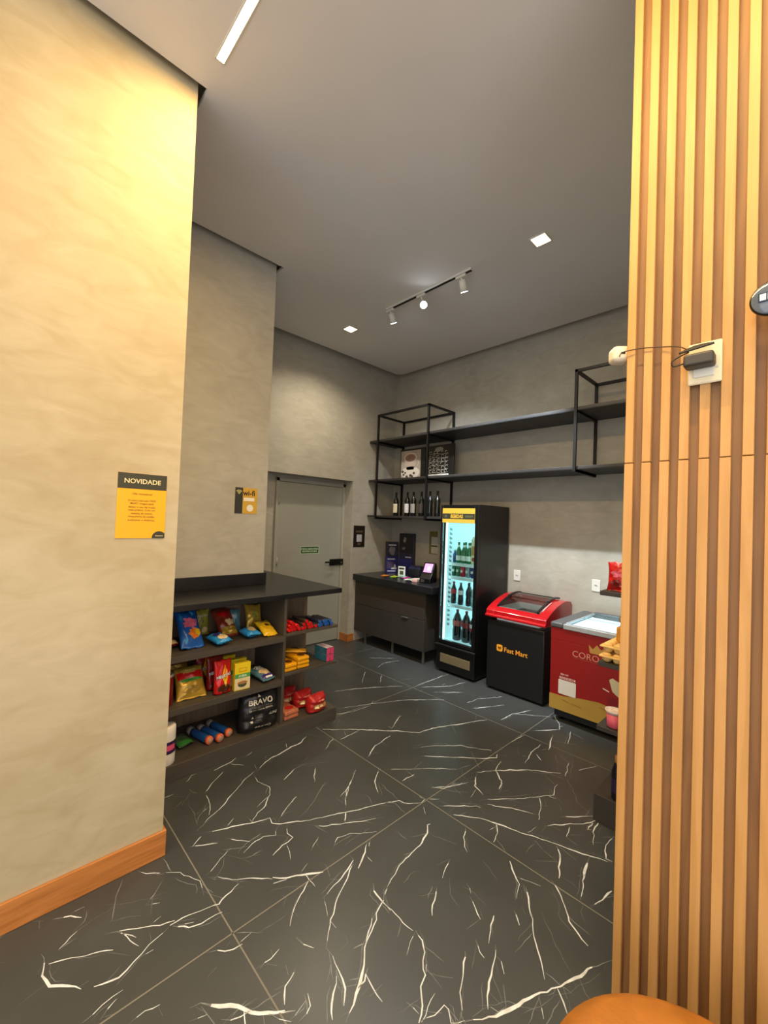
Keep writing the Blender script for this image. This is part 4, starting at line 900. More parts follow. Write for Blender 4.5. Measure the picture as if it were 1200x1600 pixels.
part(t, 'appliance_picture', rectp(.008, .11, .065, .16, -.0004), M('box_mauve', '4a4163', .5)); b = nb(); prism(b, [(.07, .055), (.15, .05), (.155, .08), (.14, .075), (.135, .12), (.115, .12), (.115, .085), (.075, .07)], -.0012, -.0005); part(t, 'kettle_picture', b, M('box_white', 'c8ccd4', .5))
t = T('appliance_box', 'upper dark blue appliance box stacked on the lower blue box', 'box', (4.205, 4.235, ZC_+.2365), (0, 0, rz))
b = nb(); box(b, 0, .17, 0, .08, 0, .21, .002); part(t, 'carton', b, NB2)
part(t, 'upper_lettering', rectp(.02, .135, .155, .172, -.0004), SILV); b = nb(); prism(b, [(.03, .12), (.03, .07), (.06, .02), (.10, .02), (.12, .08), (.12, .13), (.05, .14)], -.0012, -.0005); part(t, 'appliance_picture', b, APPL)
t = T('appliance_box', 'tall dark blue box standing behind the two stacked boxes', 'box', (4.295, 4.085, ZC_), (0, 0, -math.radians(72)))
b = nb(); box(b, 0, .215, 0, .11, 0, .575, .002); part(t, 'carton', b, NB2)
part(t, 'dark_upper_panel', rectp(.005, .21, .30, .57, -.0004), M('box_black', '14151c', .4)); part(t, 'lettering', rectp(.10, .19, .235, .25, -.0006), SILV); part(t, 'blue_panel', rectp(.005, .21, .01, .215, -.0004), NB)
b = nb(); prism(b, [(.06, .47), (.08, .44), (.10, .46), (.11, .51), (.08, .53)], -.0016, -.0008); prism(b, [(.04, .36), (.07, .34), (.10, .37), (.07, .39)], -.0016, -.0008); part(t, 'appliance_picture', b, APPL)
t = T('small_card_stand', 'small white framed card standing in front of the blue boxes', 'card stand', (4.10, 3.905, ZC_), (0, 0, -PI/2+.35))
b = nb(); box(b, 0, .105, 0, .006, 0, .135, .001); box(b, .02, .085, 0, .05, 0, .004); part(t, 'card', b, M('card_white', 'd6d8cf', .5))
part(t, 'dark_title', rectp(.012, .09, .095, .118, -.0004), M('card_ink', '2c2c26', .6)); part(t, 'dark_print', rectp(.025, .08, .025, .075, -.0004), M('card_green', '3f4a3a', .6))
b = nb(); box(b, 0, .20, 0, .15, 0, .105, .006); box(b, .02, .18, -.004, .0, .02, .085, .002)
S('receipt_box', b, M('dark_box', '17171d', .4), 'low black box behind the white card, left of the card terminal', 'box', (4.23, 3.84, ZC_), R90)
b = nb(); box(b, 0, .19, 0, .14, 0, .02, .003); box(b, .01, .18, .02, .12, .0205, .04, .004)
S('receipt_tray', b, M('tray_blue', '2a2d4a', .4), 'thin dark blue case lying on the low black box', 'case', (4.235, 3.835, ZC_+.1055), R90)
# card terminal
t = T('card_terminal', 'black card payment terminal with lit pink screen on the back counter', 'card terminal', (3.91, 3.36, ZC_), (0, 0, -PI/2+.25))
b = nb(); prism(b, [(0, 0), (.19, 0), (.20, .03), (.20, .18), (.17, .235), (.14, .245), (.05, .10), (.0, .05)], 0, .15, axis='x'); bmesh.ops.bevel(b, geom=b.edges[:], offset=.008, segments=3, profile=.5, affect='EDGES'); 
part(t, 'body', b, M('terminal_black', '0b0a0c', .25, coat=.3))
u_ = Vector((0, .09, .145)).normalized(); n_ = Vector((0, -u_.z, u_.y)); o_ = Vector((0, .05, .10))+n_*.002
b = nb(); quad(b, [o_+Vector((.02, 0, 0))+u_*.03, o_+Vector((.13, 0, 0))+u_*.03, o_+Vector((.13, 0, 0))+u_*.15, o_+Vector((.02, 0, 0))+u_*.15]); part(t, 'screen', b, M('screen_pink', 'c98ab8', .3, emit='d78fc4', estr=.7))
b = nb(); o2 = o_+n_*.001; quad(b, [o2+Vector((.07, 0, 0))+u_*.06, o2+Vector((.10, 0, 0))+u_*.06, o2+Vector((.10, 0, 0))+u_*.11, o2+Vector((.07, 0, 0))+u_*.11]); part(t, 'bright_icon', b, M('screen_white', 'ffffff', .3, emit='ffeaf8', estr=1.2))
b = nb()
for k in range(2): box(b, .02, .07, -.0015, 0, .012+.018*k, .022+.018*k)
part(t, 'key_strip', b, M('key_grey', '4a484c', .5))
# sachets and little things in front
def sachet(loc, rz, label, mat, sz=(.10, .13), prt=None):
    t = T('sachet', label, 'sachet', loc, (-PI/2+.03, 0, rz), 'sachets strewn on the back counter')
    B = Bag(sz[0], sz[1], .012, int(loc[1]*97)); part(t, 'wrapper', B.bm(10, 10), mat)
    if prt: part(t, 'printed_patch', B.patch(-.5, .5, -.5, .3, 'ellipse', wob=.4), prt)
    rest(t, ZC_)
sachet((3.88, 3.97, ZC_), -1.2, 'orange and yellow sachet at the left end of the strewn sachets', ORG, prt=YELF)
sachet((3.91, 3.84, ZC_), -1.4, 'lime green sachet on the back counter', film('lime_film', '9ac23c'), prt=YELF)
sachet((4.02, 3.76, ZC_), -1.1, 'pale blue-green sachet in front of the white card', film('mint_film', '7fb3a6'))
sachet((3.96, 3.685, ZC_), -1.5, 'magenta sachet on the back counter', film('magenta_film', 'b0377c'))
sachet((3.90, 3.545, ZC_), -1.35, 'white and green sachet nearest the counter edge', WHF, (.12, .15), GRNF)
b = nb(); box(b, 0, .07, 0, .05, 0, .035, .003); S('small_carton', b, M('carton_rose', 'd3a9a2', .5), 'tiny pale pink carton between the sachets and the card terminal', 'small carton', (3.88, 3.455, ZC_), (0, 0, -1.2))
b = nb(); box(b, 0, .06, 0, .09, 0, .02, .002); S('small_carton', b, M('carton_ivory', 'd9cbb8', .5), 'flat ivory carton left of the pink carton near the terminal', 'small carton', (4.03, 3.56, ZC_), (0, 0, -1.9))
# note sheets on the wall
t = T('wall_notice', 'olive sheet with white papers clipped over it on the wall left of fridge', 'paper notice', (4.449, 3.66, 1.24), R90)
part(t, 'olive_sheet', rectp(0, .14, 0, .31, 0, .001), M('paper_olive', '6b6128', .6)); part(t, 'upper_paper', rectp(.035, .15, .12, .235, -.0012), M('paper_pale', 'b9b6a8', .6)); part(t, 'lower_paper', rectp(.035, .15, .01, .10, -.0012), M('paper_pale'))
b = nb(); box(b, .05, .14, -.006, -.002, .104, .113); part(t, 'black_clip', b, BLKM)
# ------------------------------------------------------------------ drinks fridge
FB = M('fridge_black', '0c0c0d', .35); FL = M('fridge_liner_glow', 'd5eef0', .5, emit='bfeff2', estr=.5)  # liner glows by itself to even out the interior light
fr = T('drinks_fridge', 'tall black glass-door drinks fridge with yellow header, lit inside', 'fridge', (3.772, 2.945, 0), R90)
b = nb()
for a in ((0, .032, .045, .63, .02, 1.88), (.468, .50, .045, .63, .02, 1.88), (.0325, .4675, .605, .63, .02, 1.88), (.0325, .4675, .045, .6045, 1.70, 1.88), (.0325, .4675, .045, .6045, .02, .335)): box(b, *a, .0015)
for x in (.03, .43): box(b, x, x+.04, .08, .12, 0, .02); box(b, x, x+.04, .52, .56, 0, .02)
part(fr, 'body', b, FB)
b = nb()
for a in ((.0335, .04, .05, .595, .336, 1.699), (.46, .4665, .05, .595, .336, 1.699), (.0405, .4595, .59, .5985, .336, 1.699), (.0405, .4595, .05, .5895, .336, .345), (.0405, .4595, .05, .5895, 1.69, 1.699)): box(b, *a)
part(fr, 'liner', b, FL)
b = nb(); box(b, .041, .050, .055, .07, .36, 1.68); box(b, .450, .459, .055, .07, .36, 1.68); part(fr, 'light_strip', b, M('fridge_led', 'ffffff', .5, emit='d6fbff', estr=3.5))
b = nb()
for a in ((0, .024, 0, .042, .325, 1.878), (.457, .50, 0, .042, .325, 1.878), (.0245, .4565, 0, .042, .325, .362), (.0245, .4565, 0, .042, 1.675, 1.878)): box(b, *a, .003)
dr = part(fr, 'door', b, FB)
b = nb(); box(b, .0245, .4565, .016, .021, .3625, 1.6745); part(dr, 'glass_pane', b, glassmat('fridge_glass', 'f2fbfb', .05))
hd = part(fr, 'header_sign', rectp(.024, .455, 1.677, 1.838, -.0005, .002), M('header_yellow', 'cfa83c', .45, emit='d8b040', estr=.12))
part(hd, 'dark_band', rectp(.026, .453, 1.72, 1.780, -.003, .001), M('header_dark', '33332a', .5)); part(hd, 'lettering', mv(text_bm('BEBIDAS', .05, w=.165, bold=.03, h=.043), .22, -.0046, 1.75), M('header_yellow'))
b = nb(); prism(b, [(.05, 1.735), (.09, 1.735), (.085, 1.765), (.06, 1.768)], -.0046, -.004); prism(b, [(.33, 1.737), (.43, 1.74), (.43, 1.762), (.33, 1.762)], -.0046, -.004); part(hd, 'dull_emblem', b, M('header_olive', '55543c', .5))
b = nb(); box(b, -.012, .515, -.022, .0, .300, .318, .004); part(dr, 'bottom_handle', b, M('fridge_trim', '3b3a3c', .25, .6))
b = nb(); box(b, .0, .50, .004, .045, .03, .297, .003); gp_ = part(fr, 'machine_cover', b, FB)
b = nb(); box(b, .053, .447, -.0005, .0045, .115, .212, .001)
for k in range(8): box(b, .058, .442, -.003, -.0005, .122+k*.011, .1255+k*.011)
part(gp_, 'grille', b, M('grille_bronze', '8a7f63', .4, .3))
RCK = M('rack_white', 'dcecec', .4)
def fshelf(z):
    b = nb(); box(b, .053, .447, .112, .120, z-.034, z, .002); box(b, .053, .447, .52, .526, z-.01, z)
    for k in range(14): x = .06+k*.0292; box(b, x-.002, x+.002, .12, .52, z-.004, z)
    part(fr, 'wire_shelf', b, RCK)
for z in (1.222, 1.068, .75): fshelf(z)
b = nb()
for k in range(22):
    z = .5+k*.052; prism(b, [(.12, z), (.16, z-.006), (.16, z+.012), (.12, z+.03)], .0405, .049, axis='x')
part(fr, 'shelf_ladder', b, M('rack_shade', '9fb9bb', .5))
# drinks (local fridge coordinates -> world)
def FP(x, y, z): return (3.772+y, 2.945-x, z)
GGL = M('beer_green_glass', '1f6a35', .1, coat=.3, var=.2, vscale=30)
def bottle(name, label, cat, loc, prof, mat, lab=None, cap=None, group=None, lab2=None):
    t = T(name, label, cat, loc, R90, group)
    part(t, 'bottle', lathe(nb(), prof, 20), mat)
    if lab: part(t, 'label', lathe(nb(), [(lab[0], lab[1]), (lab[0], lab[2])], 20, capb=False, capt=False), lab[3])
    if lab2: part(t, 'neck_label', lathe(nb(), [(lab2[0], lab2[1]), (lab2[0]*.98, lab2[2])], 20, capb=False, capt=False), lab2[3])
    if cap: part(t, 'cap', lathe(nb(), [(cap[0], cap[1]), (cap[0], cap[2])], 16), cap[3])
    return t
BP = [(.027, 0), (.0305, .005), (.0305, .125), (.026, .15), (.0145, .175), (.0125, .225), (.013, .228)]
WLB = M('drink_label_white', 'dfe9df', .4, var=.12, vscale=60); CAPG = M('cap_green', '3d7a4a', .3, .4)
l0 = bottle('beer_bottle', 'green beer bottle with white label, front row, second from left in the fridge', 'beer bottle', FP(.145, .165, 1.2225), BP, GGL, (.0309, .03, .085, WLB), (.0142, .2285, .236, CAPG), 'green beer bottles in the fridge', (.0148, .18, .205, WLB))
for x, y, l in ((.215, .165, 'green beer bottle with white label in the middle of the front row'), (.285, .165, 'green beer bottle with white label beside the tall cartons'), (.18, .25, 'green beer bottle in the second row behind the left gap'), (.25, .25, 'green beer bottle in the second row behind the right gap')): dup(l0, FP(x, y, 1.2225), None, l)
bottle('drink_bottle', 'short blue-labelled bottle at the left end of the beer shelf', 'drink bottle', FP(.085, .175, 1.2225), [(.02, 0), (.0225, .004), (.0225, .09), (.012, .115), (.012, .135)], M('bottle_blue', '2f4f94', .2), (.0229, .02, .075, M('label_navy', '24306e', .4)), (.013, .1355, .147, M('cap_white', 'd8e3e6', .4)))
def tallcarton(x, label, m):
    t = T('juice_carton', label, 'drink carton', FP(x, .15, 1.2225), R90, 'tall cartons in the fridge')
    b = nb(); box(b, -.032, .032, 0, .065, 0, .27, .002); prism(b, [(0, .2705), (.065, .2705), (.036, .305), (.029, .305)], -.032, .032, axis='x'); part(t, 'carton', b, m)
    part(t, 'colour_panel', rectp(-.026, .026, .10, .2, -.0005), M('carton_tan', 'b98a52', .45)); part(t, 'fruit_print', disc(0, .055, .022, -.0006, 16), M('carton_red', 'a4402e', .45))
tallcarton(.352, 'tall cream drink carton right of the beer bottles', M('carton_ivory2', 'd8d3b0', .45)); tallcarton(.419, 'tall cream drink carton against the right side of the fridge', M('carton_cream2', 'e2d6a8', .45))
CP = [(.024, 0), (.0325, .008), (.0328, .105), (.027, .117), (.027, .121)]
ALU = M('can_aluminium', 'b6bcbf', .25, .8)
for x, col, l in ((.092, '1c5a38', 'dark green drink can at the left of the can shelf'), (.150, '2d6b45', 'plain green drink can second from the left on the can shelf'), (.208, 'b3202c', 'red drink can in the middle of the can shelf'), (.275, '7d8c90', 'grey drink can between the red and the blue cans'), (.345, '24336e', 'dark blue drink can right of the grey can'), (.41, '2b4f8e', 'blue drink can at the right end of the can shelf')):
    t = T('drink_can', l, 'drink can', FP(x, .17, 1.0685), R90, 'drink cans in the fridge')
    part(t, 'can', lathe(nb(), CP, 20), M('can_'+col, col, .3, .3)); part(t, 'lid', lathe(nb(), [(.0268, .1212), (.026, .1235), (.024, .122)], 20), ALU); part(t, 'emblem', disc(0, .065, .016, -.0331, 14), M('can_emblem', 'cfd8d0', .4))
COLA = M('cola_dark', '1a0d0a', .12, coat=.3); LR = M('label_red', 'b01820', .4); LRP = M('label_pale_red', 'c0645a', .4, var=.2, vscale=40); LW = M('label_white2', 'd9d3d3', .4, var=.15, vscale=40); CAPR = M('cap_red', 'b51a20', .4)
SP = [(.026, 0), (.032, .006), (.032, .07), (.029, .10), (.032, .13), (.031, .165), (.018, .20), (.0125, .215), (.0125, .235)]
bottle('cola_bottle', 'small cola bottle with red label at the left of the bottle shelf', 'cola bottle', FP(.085, .175, .7505), SP, COLA, (.0326, .115, .165, LR), (.0142, .2355, .25, CAPR), 'small cola bottles')
bottle('cola_bottle', 'small cola bottle with pale label in the middle of the bottle shelf', 'cola bottle', FP(.185, .17, .7505), SP, COLA, (.0326, .115, .165, LW), (.0142, .2355, .25, M('cap_grey', '8f9496', .4)), 'small cola bottles')
bottle('cola_bottle', 'small dark cola bottle just behind and right of the pale-labelled one', 'cola bottle', FP(.245, .25, .7505), SP, COLA, (.0326, .115, .165, M('label_dark2', '352422', .4)), (.0142, .2355, .25, CAPR), 'small cola bottles')
bottle('cola_bottle', 'small cola bottle with black label beside the water bottle', 'cola bottle', FP(.285, .18, .7505), SP, COLA, (.0326, .115, .165, M('label_black', '141214', .4)), (.0142, .2355, .25, BLKM), 'small cola bottles')
bottle('water_bottle', 'clear pale green water bottle at the right of the bottle shelf', 'water bottle', FP(.365, .165, .7505), SP, M('water_plastic', '8fb3ad', .12, alpha=.75), (.0326, .06, .11, M('label_aqua', '9fc4c4', .4)), (.0142, .2355, .25, M('cap_white')), 'clear bottles')
bottle('water_bottle', 'dark bottle at the far right end of the bottle shelf', 'drink bottle', FP(.43, .2, .7505), [(r_*.8, z) for r_, z in SP], COLA, (.027, .1, .15, LRP), (.0142, .2355, .25, CAPR), 'clear bottles')
BP2 = [(.04, 0), (.052, .012), (.053, .11), (.047, .15), (.053, .19), (.052, .225), (.03, .285), (.0145, .31), (.0145, .325)]
bottle('cola_bottle', 'big cola bottle with orange-red label at the left of the fridge floor', 'cola bottle', FP(.145, .18, .3455), BP2, COLA, (.0538, .165, .225, LRP), (.0165, .3255, .343, CAPR), 'big cola bottles')
bottle('cola_bottle', 'big cola bottle with dark red label in the middle of the fridge floor', 'cola bottle', FP(.268, .18, .3455), BP2, COLA, (.0538, .165, .225, M('label_wine', '8c2a2c', .4, var=.25, vscale=30)), (.0165, .3255, .343, CAPR), 'big cola bottles')
bottle('cola_bottle', 'big cola bottle with white and red label at the right of the fridge floor', 'cola bottle', FP(.382, .165, .3455), BP2, COLA, (.0538, .185, .225, LW), (.0165, .3255, .343, BLKM), 'big cola bottles', (.0538, .15, .184, LR))
# ------------------------------------------------------------------ black chest freezer with red lid
fz = T('chest_freezer', 'black chest freezer with curved red lid and amber lettering', 'freezer', (3.79, 2.315, 0), R90)
FZB = M('freezer_black', '0a0a0b', .5)
b = nb(); box(b, .002, .61, .002, .59, .02, .70, .012)
for x in (.06, .54):
    for y in (.06, .53): cyl(b, (x, y, 0), (x, y, .021), .02, seg=12)
part(fz, 'body', b, FZB)
RL = M('freezer_red', 'b3151c', .22, coat=.4)
prof = [(-.022, .735), (-.024, .752), (-.006, .765), (-.004, .798), (.03, .822), (.12, .862), (.24, .902), (.36, .927), (.46, .932), (.56, .915), (.596, .88), (.596, .735)]
def lidpart(x0, x1, P): 
    b = nb(); prism(b, P, x0, x1, axis='x'); return b
b = lidpart(-.012, .075, prof); bm2 = lidpart(.525, .622, prof); addbm(b, bm2)
addbm(b, lidpart(.0752, .5248, [(-.022, .735), (-.024, .752), (-.006, .765), (-.004, .798), (.03, .822), (.062, .836), (.062, .735)])); addbm(b, lidpart(.0752, .5248, [(.53, .735), (.53, .915), (.56, .915), (.596, .88), (.596, .735)]))
bmesh.ops.bevel(b, geom=[e for e in b.edges if e.calc_length() > .03], offset=.004, segments=2, profile=.5, affect='EDGES')
part(fz, 'red_lid_frame', b, RL)
b = nb()
for a in ((.0755, .08, .064, .528, .705, .83), (.52, .5245, .064, .528, .705, .83), (.0805, .5195, .064, .068, .705, .83), (.0805, .5195, .524, .528, .705, .83), (.0755, .5245, .064, .528, .7005, .7045)): box(b, *a)
part(fz, 'inner_basin', b, M('basin_white_glow', 'c4c8c6', .5, emit='b9bcb8', estr=.25))  # slight glow added to the basin so the contents look lit
def curve_z(y):
    for (a, za), (c, zc) in zip(prof[3:], prof[4:]):
        if a <= y <= c: return za+(zc-za)*(y-a)/(c-a)
    return .93
def glass(x0, x1, y0, y1, off, th=.004, n=10):
    P = [(y0+(y1-y0)*k/n, curve_z(y0+(y1-y0)*k/n)+off) for k in range(n+1)]
    return prism(nb(), P+[(y, z+th) for y, z in reversed(P)], x0, x1, axis='x')
FG = glassmat('freezer_glass', 'dcdfdd', .14, fres=False); BF = M('lid_black_trim', '1b1b1d', .3)
g_ = part(fz, 'sliding_glass', glass(.10, .50, .064, .30, .003), FG); 
g2_ = part(fz, 'sliding_glass', glass(.10, .50, .28, .528, .012), FG)
for gg, y0, y1, off in ((g_, .055, .31, .002), (g2_, .27, .53, .011)):
    b = glass(.078, .0995, y0, y1, off, .014); addbm(b, glass(.5005, .522, y0, y1, off, .014)); part(gg, 'side_rail', b, BF)
b = glass(.10, .50, .53, .56, .006, .012); part(g2_, 'back_rail', b, BF)
b = glass(.535, .545, .10, .30, .002, .006); part(fz, 'rail_highlight_strip', b, M('highlight_pink', 'd0a9a6', .4))  # solid pale strip paints a highlight onto the red lid
OLG = M('logo_amber', 'e2982c', .4, emit='e2982c', estr=.15)
b = nb(); prism(b, [(.151+.033*math.copysign(abs(math.cos(a))**.45, math.cos(a)), .437+.033*math.copysign(abs(math.sin(a))**.45, math.sin(a))) for a in [k*PI/16 for k in range(32)]], -.0006, .0015); lg = part(fz, 'logo_tile', b, OLG)
b = nb(); prism(b, [(.151, .418), (.172, .44), (.166, .452), (.151, .445), (.136, .452), (.130, .44)], -.0014, -.0007); part(lg, 'logo_mark', b, M('logo_brown', '7a4a10', .4))
part(fz, 'logo_lettering', mv(text_bm('Fast Mart', .06, w=.245, bold=.012), .325, .0012, .433), OLG)
for (x, y, col, l, sz) in ((.13, .10, 'b98d8a', 'rose tub under the glass of the red-lidded freezer, front left', (.11, .12)), (.27, .12, '8fa594', 'greenish tub under the glass of the red-lidded freezer, front middle', (.10, .12)), (.39, .12, 'd5d7d9', 'white tub under the glass of the red-lidded freezer, front right', (.10, .13)), (.16, .30, '6f6c6c', 'grey tub under the glass of the red-lidded freezer, at the back', (.20, .14))):
    t = T('ice_cream_tub', l, 'ice cream tub', (3.79+y, 2.315-x, .705), R90)
    b = nb(); box(b, 0, sz[0], 0, sz[1], 0, .07, .008); part(t, 'tub', b, M('tub_'+col, col, .5)); b = nb(); box(b, -.003, sz[0]+.003, -.003, sz[1]+.003, .0705, .08, .003); part(t, 'lid', b, M('tub_lid_'+col, col, .4, var=.15, vscale=30))
# ------------------------------------------------------------------ red and gold ice cream freezer
f2 = T('chest_freezer', 'red and gold ice cream chest freezer with flat glass top and crown', 'freezer', (3.622, 1.573, 0), R90)
CR = M('freezer_crimson', '8e1413', .4, var=.04, vscale=2); GD = M('freezer_gold', 'ab8a3c', .4, var=.06, vscale=4)
b = nb(); box(b, 0, .82, 0, .75, .105, .70, .006); part(f2, 'body', b, CR)
b = nb()
for a in ((0, .82, 0, .03, .7, .80), (0, .82, .72, .75, .7, .80), (0, .03, .0305, .7195, .7, .80), (.79, .82, .0305, .7195, .7, .80)): box(b, *a)
part(f2, 'upper_wall', b, CR)
b = nb(); box(b, .03, .79, .04, .72, .04, .1045); part(f2, 'dark_base', b, M('base_black', '0b0b0b', .6))
for x in (.07, .75):
    for y in (.08, .67): b = nb(); cyl(b, (x-.012, y, .022), (x+.012, y, .022), .022, seg=16); part(f2, 'caster', b, BLKM)
b = nb(); W = [(0, .106), (.82, .106), (.82, .30), (.60, .255), (.48, .262), (.40, .272), (.25, .255), (.12, .232), (0, .228)]; prism(b, W, -.0008, .0); part(f2, 'gold_wave', b, GD)
PKL = M('freezer_rose_print', 'd08a74', .4); PKW = M('freezer_pale_print', 'e3c2b4', .4); GP = M('freezer_gold_print', 'b98f45', .4)
part(f2, 'brand_lettering', mv(text_bm('COROA', .09, w=.262, bold=.0, h=.05), .187+.131, -.001, .613), PKL)
b = nb()
for k in range(28): box(b, .192+k*.0085, .192+k*.0085+(.006 if k % 5 else .003), -.001, 0, .575, .580)
part(f2, 'small_print_row', b, M('freezer_dull_print', '9a4a38', .4))
b = nb(); prism(b, [(.325, .65), (.43, .65), (.44, .715), (.41, .69), (.378, .725), (.347, .685), (.315, .715)], -.001, 0); part(f2, 'crown_emblem', b, GP)
part(f2, 'first_line', mv(text_bm('SEJA UM', .02, w=.065, bold=.01), .125, -.001, .413), PKW); part(f2, 'second_line', mv(text_bm('REVENDEDOR', .03, w=.135, bold=.02, h=.02), .152, -.001, .385), PKW)
b = nb(); prism(b, [(.082, .247), (.216, .247), (.222, .253), (.222, .362), (.216, .368), (.082, .368), (.076, .362), (.076, .253)], -.0018, -.0009); part(f2, 'pale_square_sticker', b, M('sticker_white', 'd9d5cd', .5))
b = nb(); prism(b, [(.475, .475), (.50, .495), (.53, .48), (.60, .46), (.60, .36), (.55, .355), (.50, .39)], -.0014, -.0006); part(f2, 'ice_cream_picture', b, M('print_cream', 'c9bf9c', .5))
b = nb(); prism(b, [(.43, .40), (.475, .385), (.477, .376), (.43, .391)], -.0014, -.0006); part(f2, 'stick_picture', b, M('print_stick', 'e2cfc4', .5))
b = nb(); prism(b, [(.46, .30), (.47, .35), (.55, .345), (.62, .33), (.62, .22), (.52, .21), (.48, .26)], -.0014, -.0009); part(f2, 'sauce_picture', b, M('print_crimson', '7c1420', .4))
b = nb()
for x, z, l_ in ((.10, .20, .07), (.18, .19, .09), (.40, .235, .06)): prism(b, [(x, z), (x+l_, z-.012), (x+l_, z-.006), (x+.02, z+.004)], -.0014, -.0008)
part(f2, 'gold_drip_print', b, M('print_bronze', '8a6a26', .4))
GRY = M('freezer_frame_grey', '55585c', .4); SIL = M('freezer_silver', 'b4bcc2', .35, .3)
b = nb(); box(b, -.006, .105, -.008, .757, .8005, .845, .012); box(b, .75, .826, -.008, .757, .8005, .845, .012); box(b, .1055, .7495, .70, .757, .8005, .852, .006); part(f2, 'top_frame', b, GRY)
b = nb(); box(b, .1055, .7495, -.010, .05, .8005, .842, .005); box(b, .1055, .125, .0505, .6995, .8305, .846, .003); box(b, .735, .7495, .0505, .6995, .8305, .846, .003); part(f2, 'silver_rail', b, SIL)
b = nb(); box(b, .1255, .7345, .0505, .40, .838, .842); a_ = part(f2, 'sliding_glass', b, glassmat('freezer_glass_clear', 'f0f8fa', .14, fres=False)); b = nb(); box(b, .1255, .7345, .36, .6995, .8445, .8485); part(f2, 'sliding_glass', b, glassmat('freezer_glass_clear', 'f0f8fa', .14, fres=False))
b = nb(); box(b, .1255, .7345, .385, .405, .8425, .844); part(a_, 'pane_edge', b, SIL)
b = nb()
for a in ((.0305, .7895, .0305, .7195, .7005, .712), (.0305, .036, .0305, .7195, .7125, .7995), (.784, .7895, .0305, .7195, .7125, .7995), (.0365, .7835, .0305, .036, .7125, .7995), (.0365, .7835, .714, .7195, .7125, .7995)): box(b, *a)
part(f2, 'inner_floor', b, M('liner_glow', 'dfe9ea', .5, emit='d8f4fa', estr=1.5))  # lining is emissive to look brightly lit; there is no lamp inside
# ------------------------------------------------------------------ sockets on the right wall
def outlet(y, z, label):
    t = T('wall_outlet', label, 'wall outlet', (4.449, y, z), R90)
    b = nb(); box(b, -.04, .04, -.008, 0, -.06, .06, .004); p = part(t, 'cover_plate', b, WHT)
    b = nb(); prism(b, [(.014+.008*math.cos(PI/2+a)-.014+.018*(1 if k < 6 else -1)*0+.016*math.cos(a), .009*math.sin(a)) for k, a in enumerate([q*PI/6 for q in range(12)])], -.0092, -.008); part(p, 'socket', b, M('socket_grey', '9c9a94', .5))
outlet(2.345, 1.10, 'white wall outlet on the right wall beside the fridge'); outlet(1.49, 1.10, 'white wall outlet on the right wall above the red and gold freezer')
# ------------------------------------------------------------------ shelf unit behind the slatted wall
su = T('display_shelf_unit', 'dark shelf unit peeking out from behind the slatted wooden wall', 'shelf unit', (2.59, .852, 0), R90)
b = nb(); box(b, .0, .57, .0, .93, 0, .152, .002); part(su, 'plinth', b, LAMD)
b = nb(); box(b, .548, .571, .0, .93, .1525, 1.9); part(su, 'back_panel', b, LAMB)
for z in (.54, .905, 1.312): b = nb(); box(b, .005, .547, .0, .90, z-.025, z, .002); part(su, 'shelf', b, LAMD)
def UP(x, y, z): return (2.59+y, .852-x, z)
bag('snack_bag', 'red crisps bag on the top board of the shelf unit by the wooden wall', 'snack bag', Bag(.14, .165, .06, 61), RED, UP(.095, .055, 1.3125), (-.08, 0, -PI/2), (('white_brand_patch', PINK, (-.7, .5, -.05, .35, 'ellipse'), dict(wob=.5, seed=2)), ('dark_picture', DRED, (-.7, .2, -.75, -.2, 'ellipse'), dict(wob=.5)), ('pink_picture', PINK, (.0, .8, -.8, -.3, 'ellipse'), dict(wob=.4, seed=7))))
bag('snack_bag', 'cream bag standing behind the red crisps bag', 'snack bag', Bag(.13, .215, .05, 62), film('cream_film', 'd9c6a4'), UP(.135, .16, 1.3125), (-.08, 0, -PI/2))
EGG = M('egg_tray_card', 'efc67c', .7, bump=.15, bscale=70); q0 = None
def eggtray():
    b = nb(); n = 4; p = .055
    for i in range(n):
        for j in range(n):
            c = (.03+i*p, .03+j*p, 0); lathe(b, [(.010, 0), (.019, .004), (.025, .014), (.0275, .028), (.0275, .036)], 14, c)
            lathe(b, [(.0265, .0395), (.024, .045), (.017, .052), (.008, .0555), (.002, .056)], 14, c)
    box(b, -.006, .066+(n-1)*p, -.006, .066+(n-1)*p, .027, .0392, .005, 0, 3); return b
for k, l in ((0, 'lower cardboard egg carton of the stack of two'), (1, 'upper cardboard egg carton of the stack of two')):
    loc = UP(.012+.004*k, .01, .9055+.0575*k)
    if k == 0: q0 = S('egg_carton', eggtray(), EGG, l, 'egg carton', loc, R90, 'egg cartons')
    else: dup(q0, loc, (0, 0, -PI/2-.02), l)
t = T('dried_fruit_pack', 'orange yellow pack with pointed brown leaves, on top of the egg cartons', 'food pack', UP(.12, .10, 1.0215), R90)
b = nb(); box(b, -.045, .055, -.03, .05, 0, .085, .008); part(t, 'pack', b, M('pack_amber', 'd18f1f', .4, var=.2, vscale=20))
b = nb()
for a, l_, h_ in ((2.6, .05, .055), (1.9, .02, .09), (.8, .05, .06), (3.6, .04, .05), (5.2, .03, .07), (.1, .06, .045)):
    d0 = Vector((math.cos(a)*.012, math.sin(a)*.012, .085)); tp = Vector((math.cos(a)*l_, math.sin(a)*l_, .085+h_)); cyl(b, d0, tp, .010, .0015, 6)
part(t, 'brown_leaves', b, M('leaf_brown', '7a5326', .6))
t = T('pink_cup', 'pink paper cup with pale flared rim on the lower board of the shelf unit', 'cup', UP(.08, .055, .5405), R90)
part(t, 'cup', lathe(nb(), [(.030, 0), (.036, .004), (.038, .075)], 28), M('cup_pink', 'dd6077', .45, var=.08, vscale=40)); part(t, 'rim', lathe(nb(), [(.038, .0755), (.046, .09), (.047, .096), (.040, .094), (.036, .08)], 28), M('cup_rim_white', 'e6d5d2', .5))
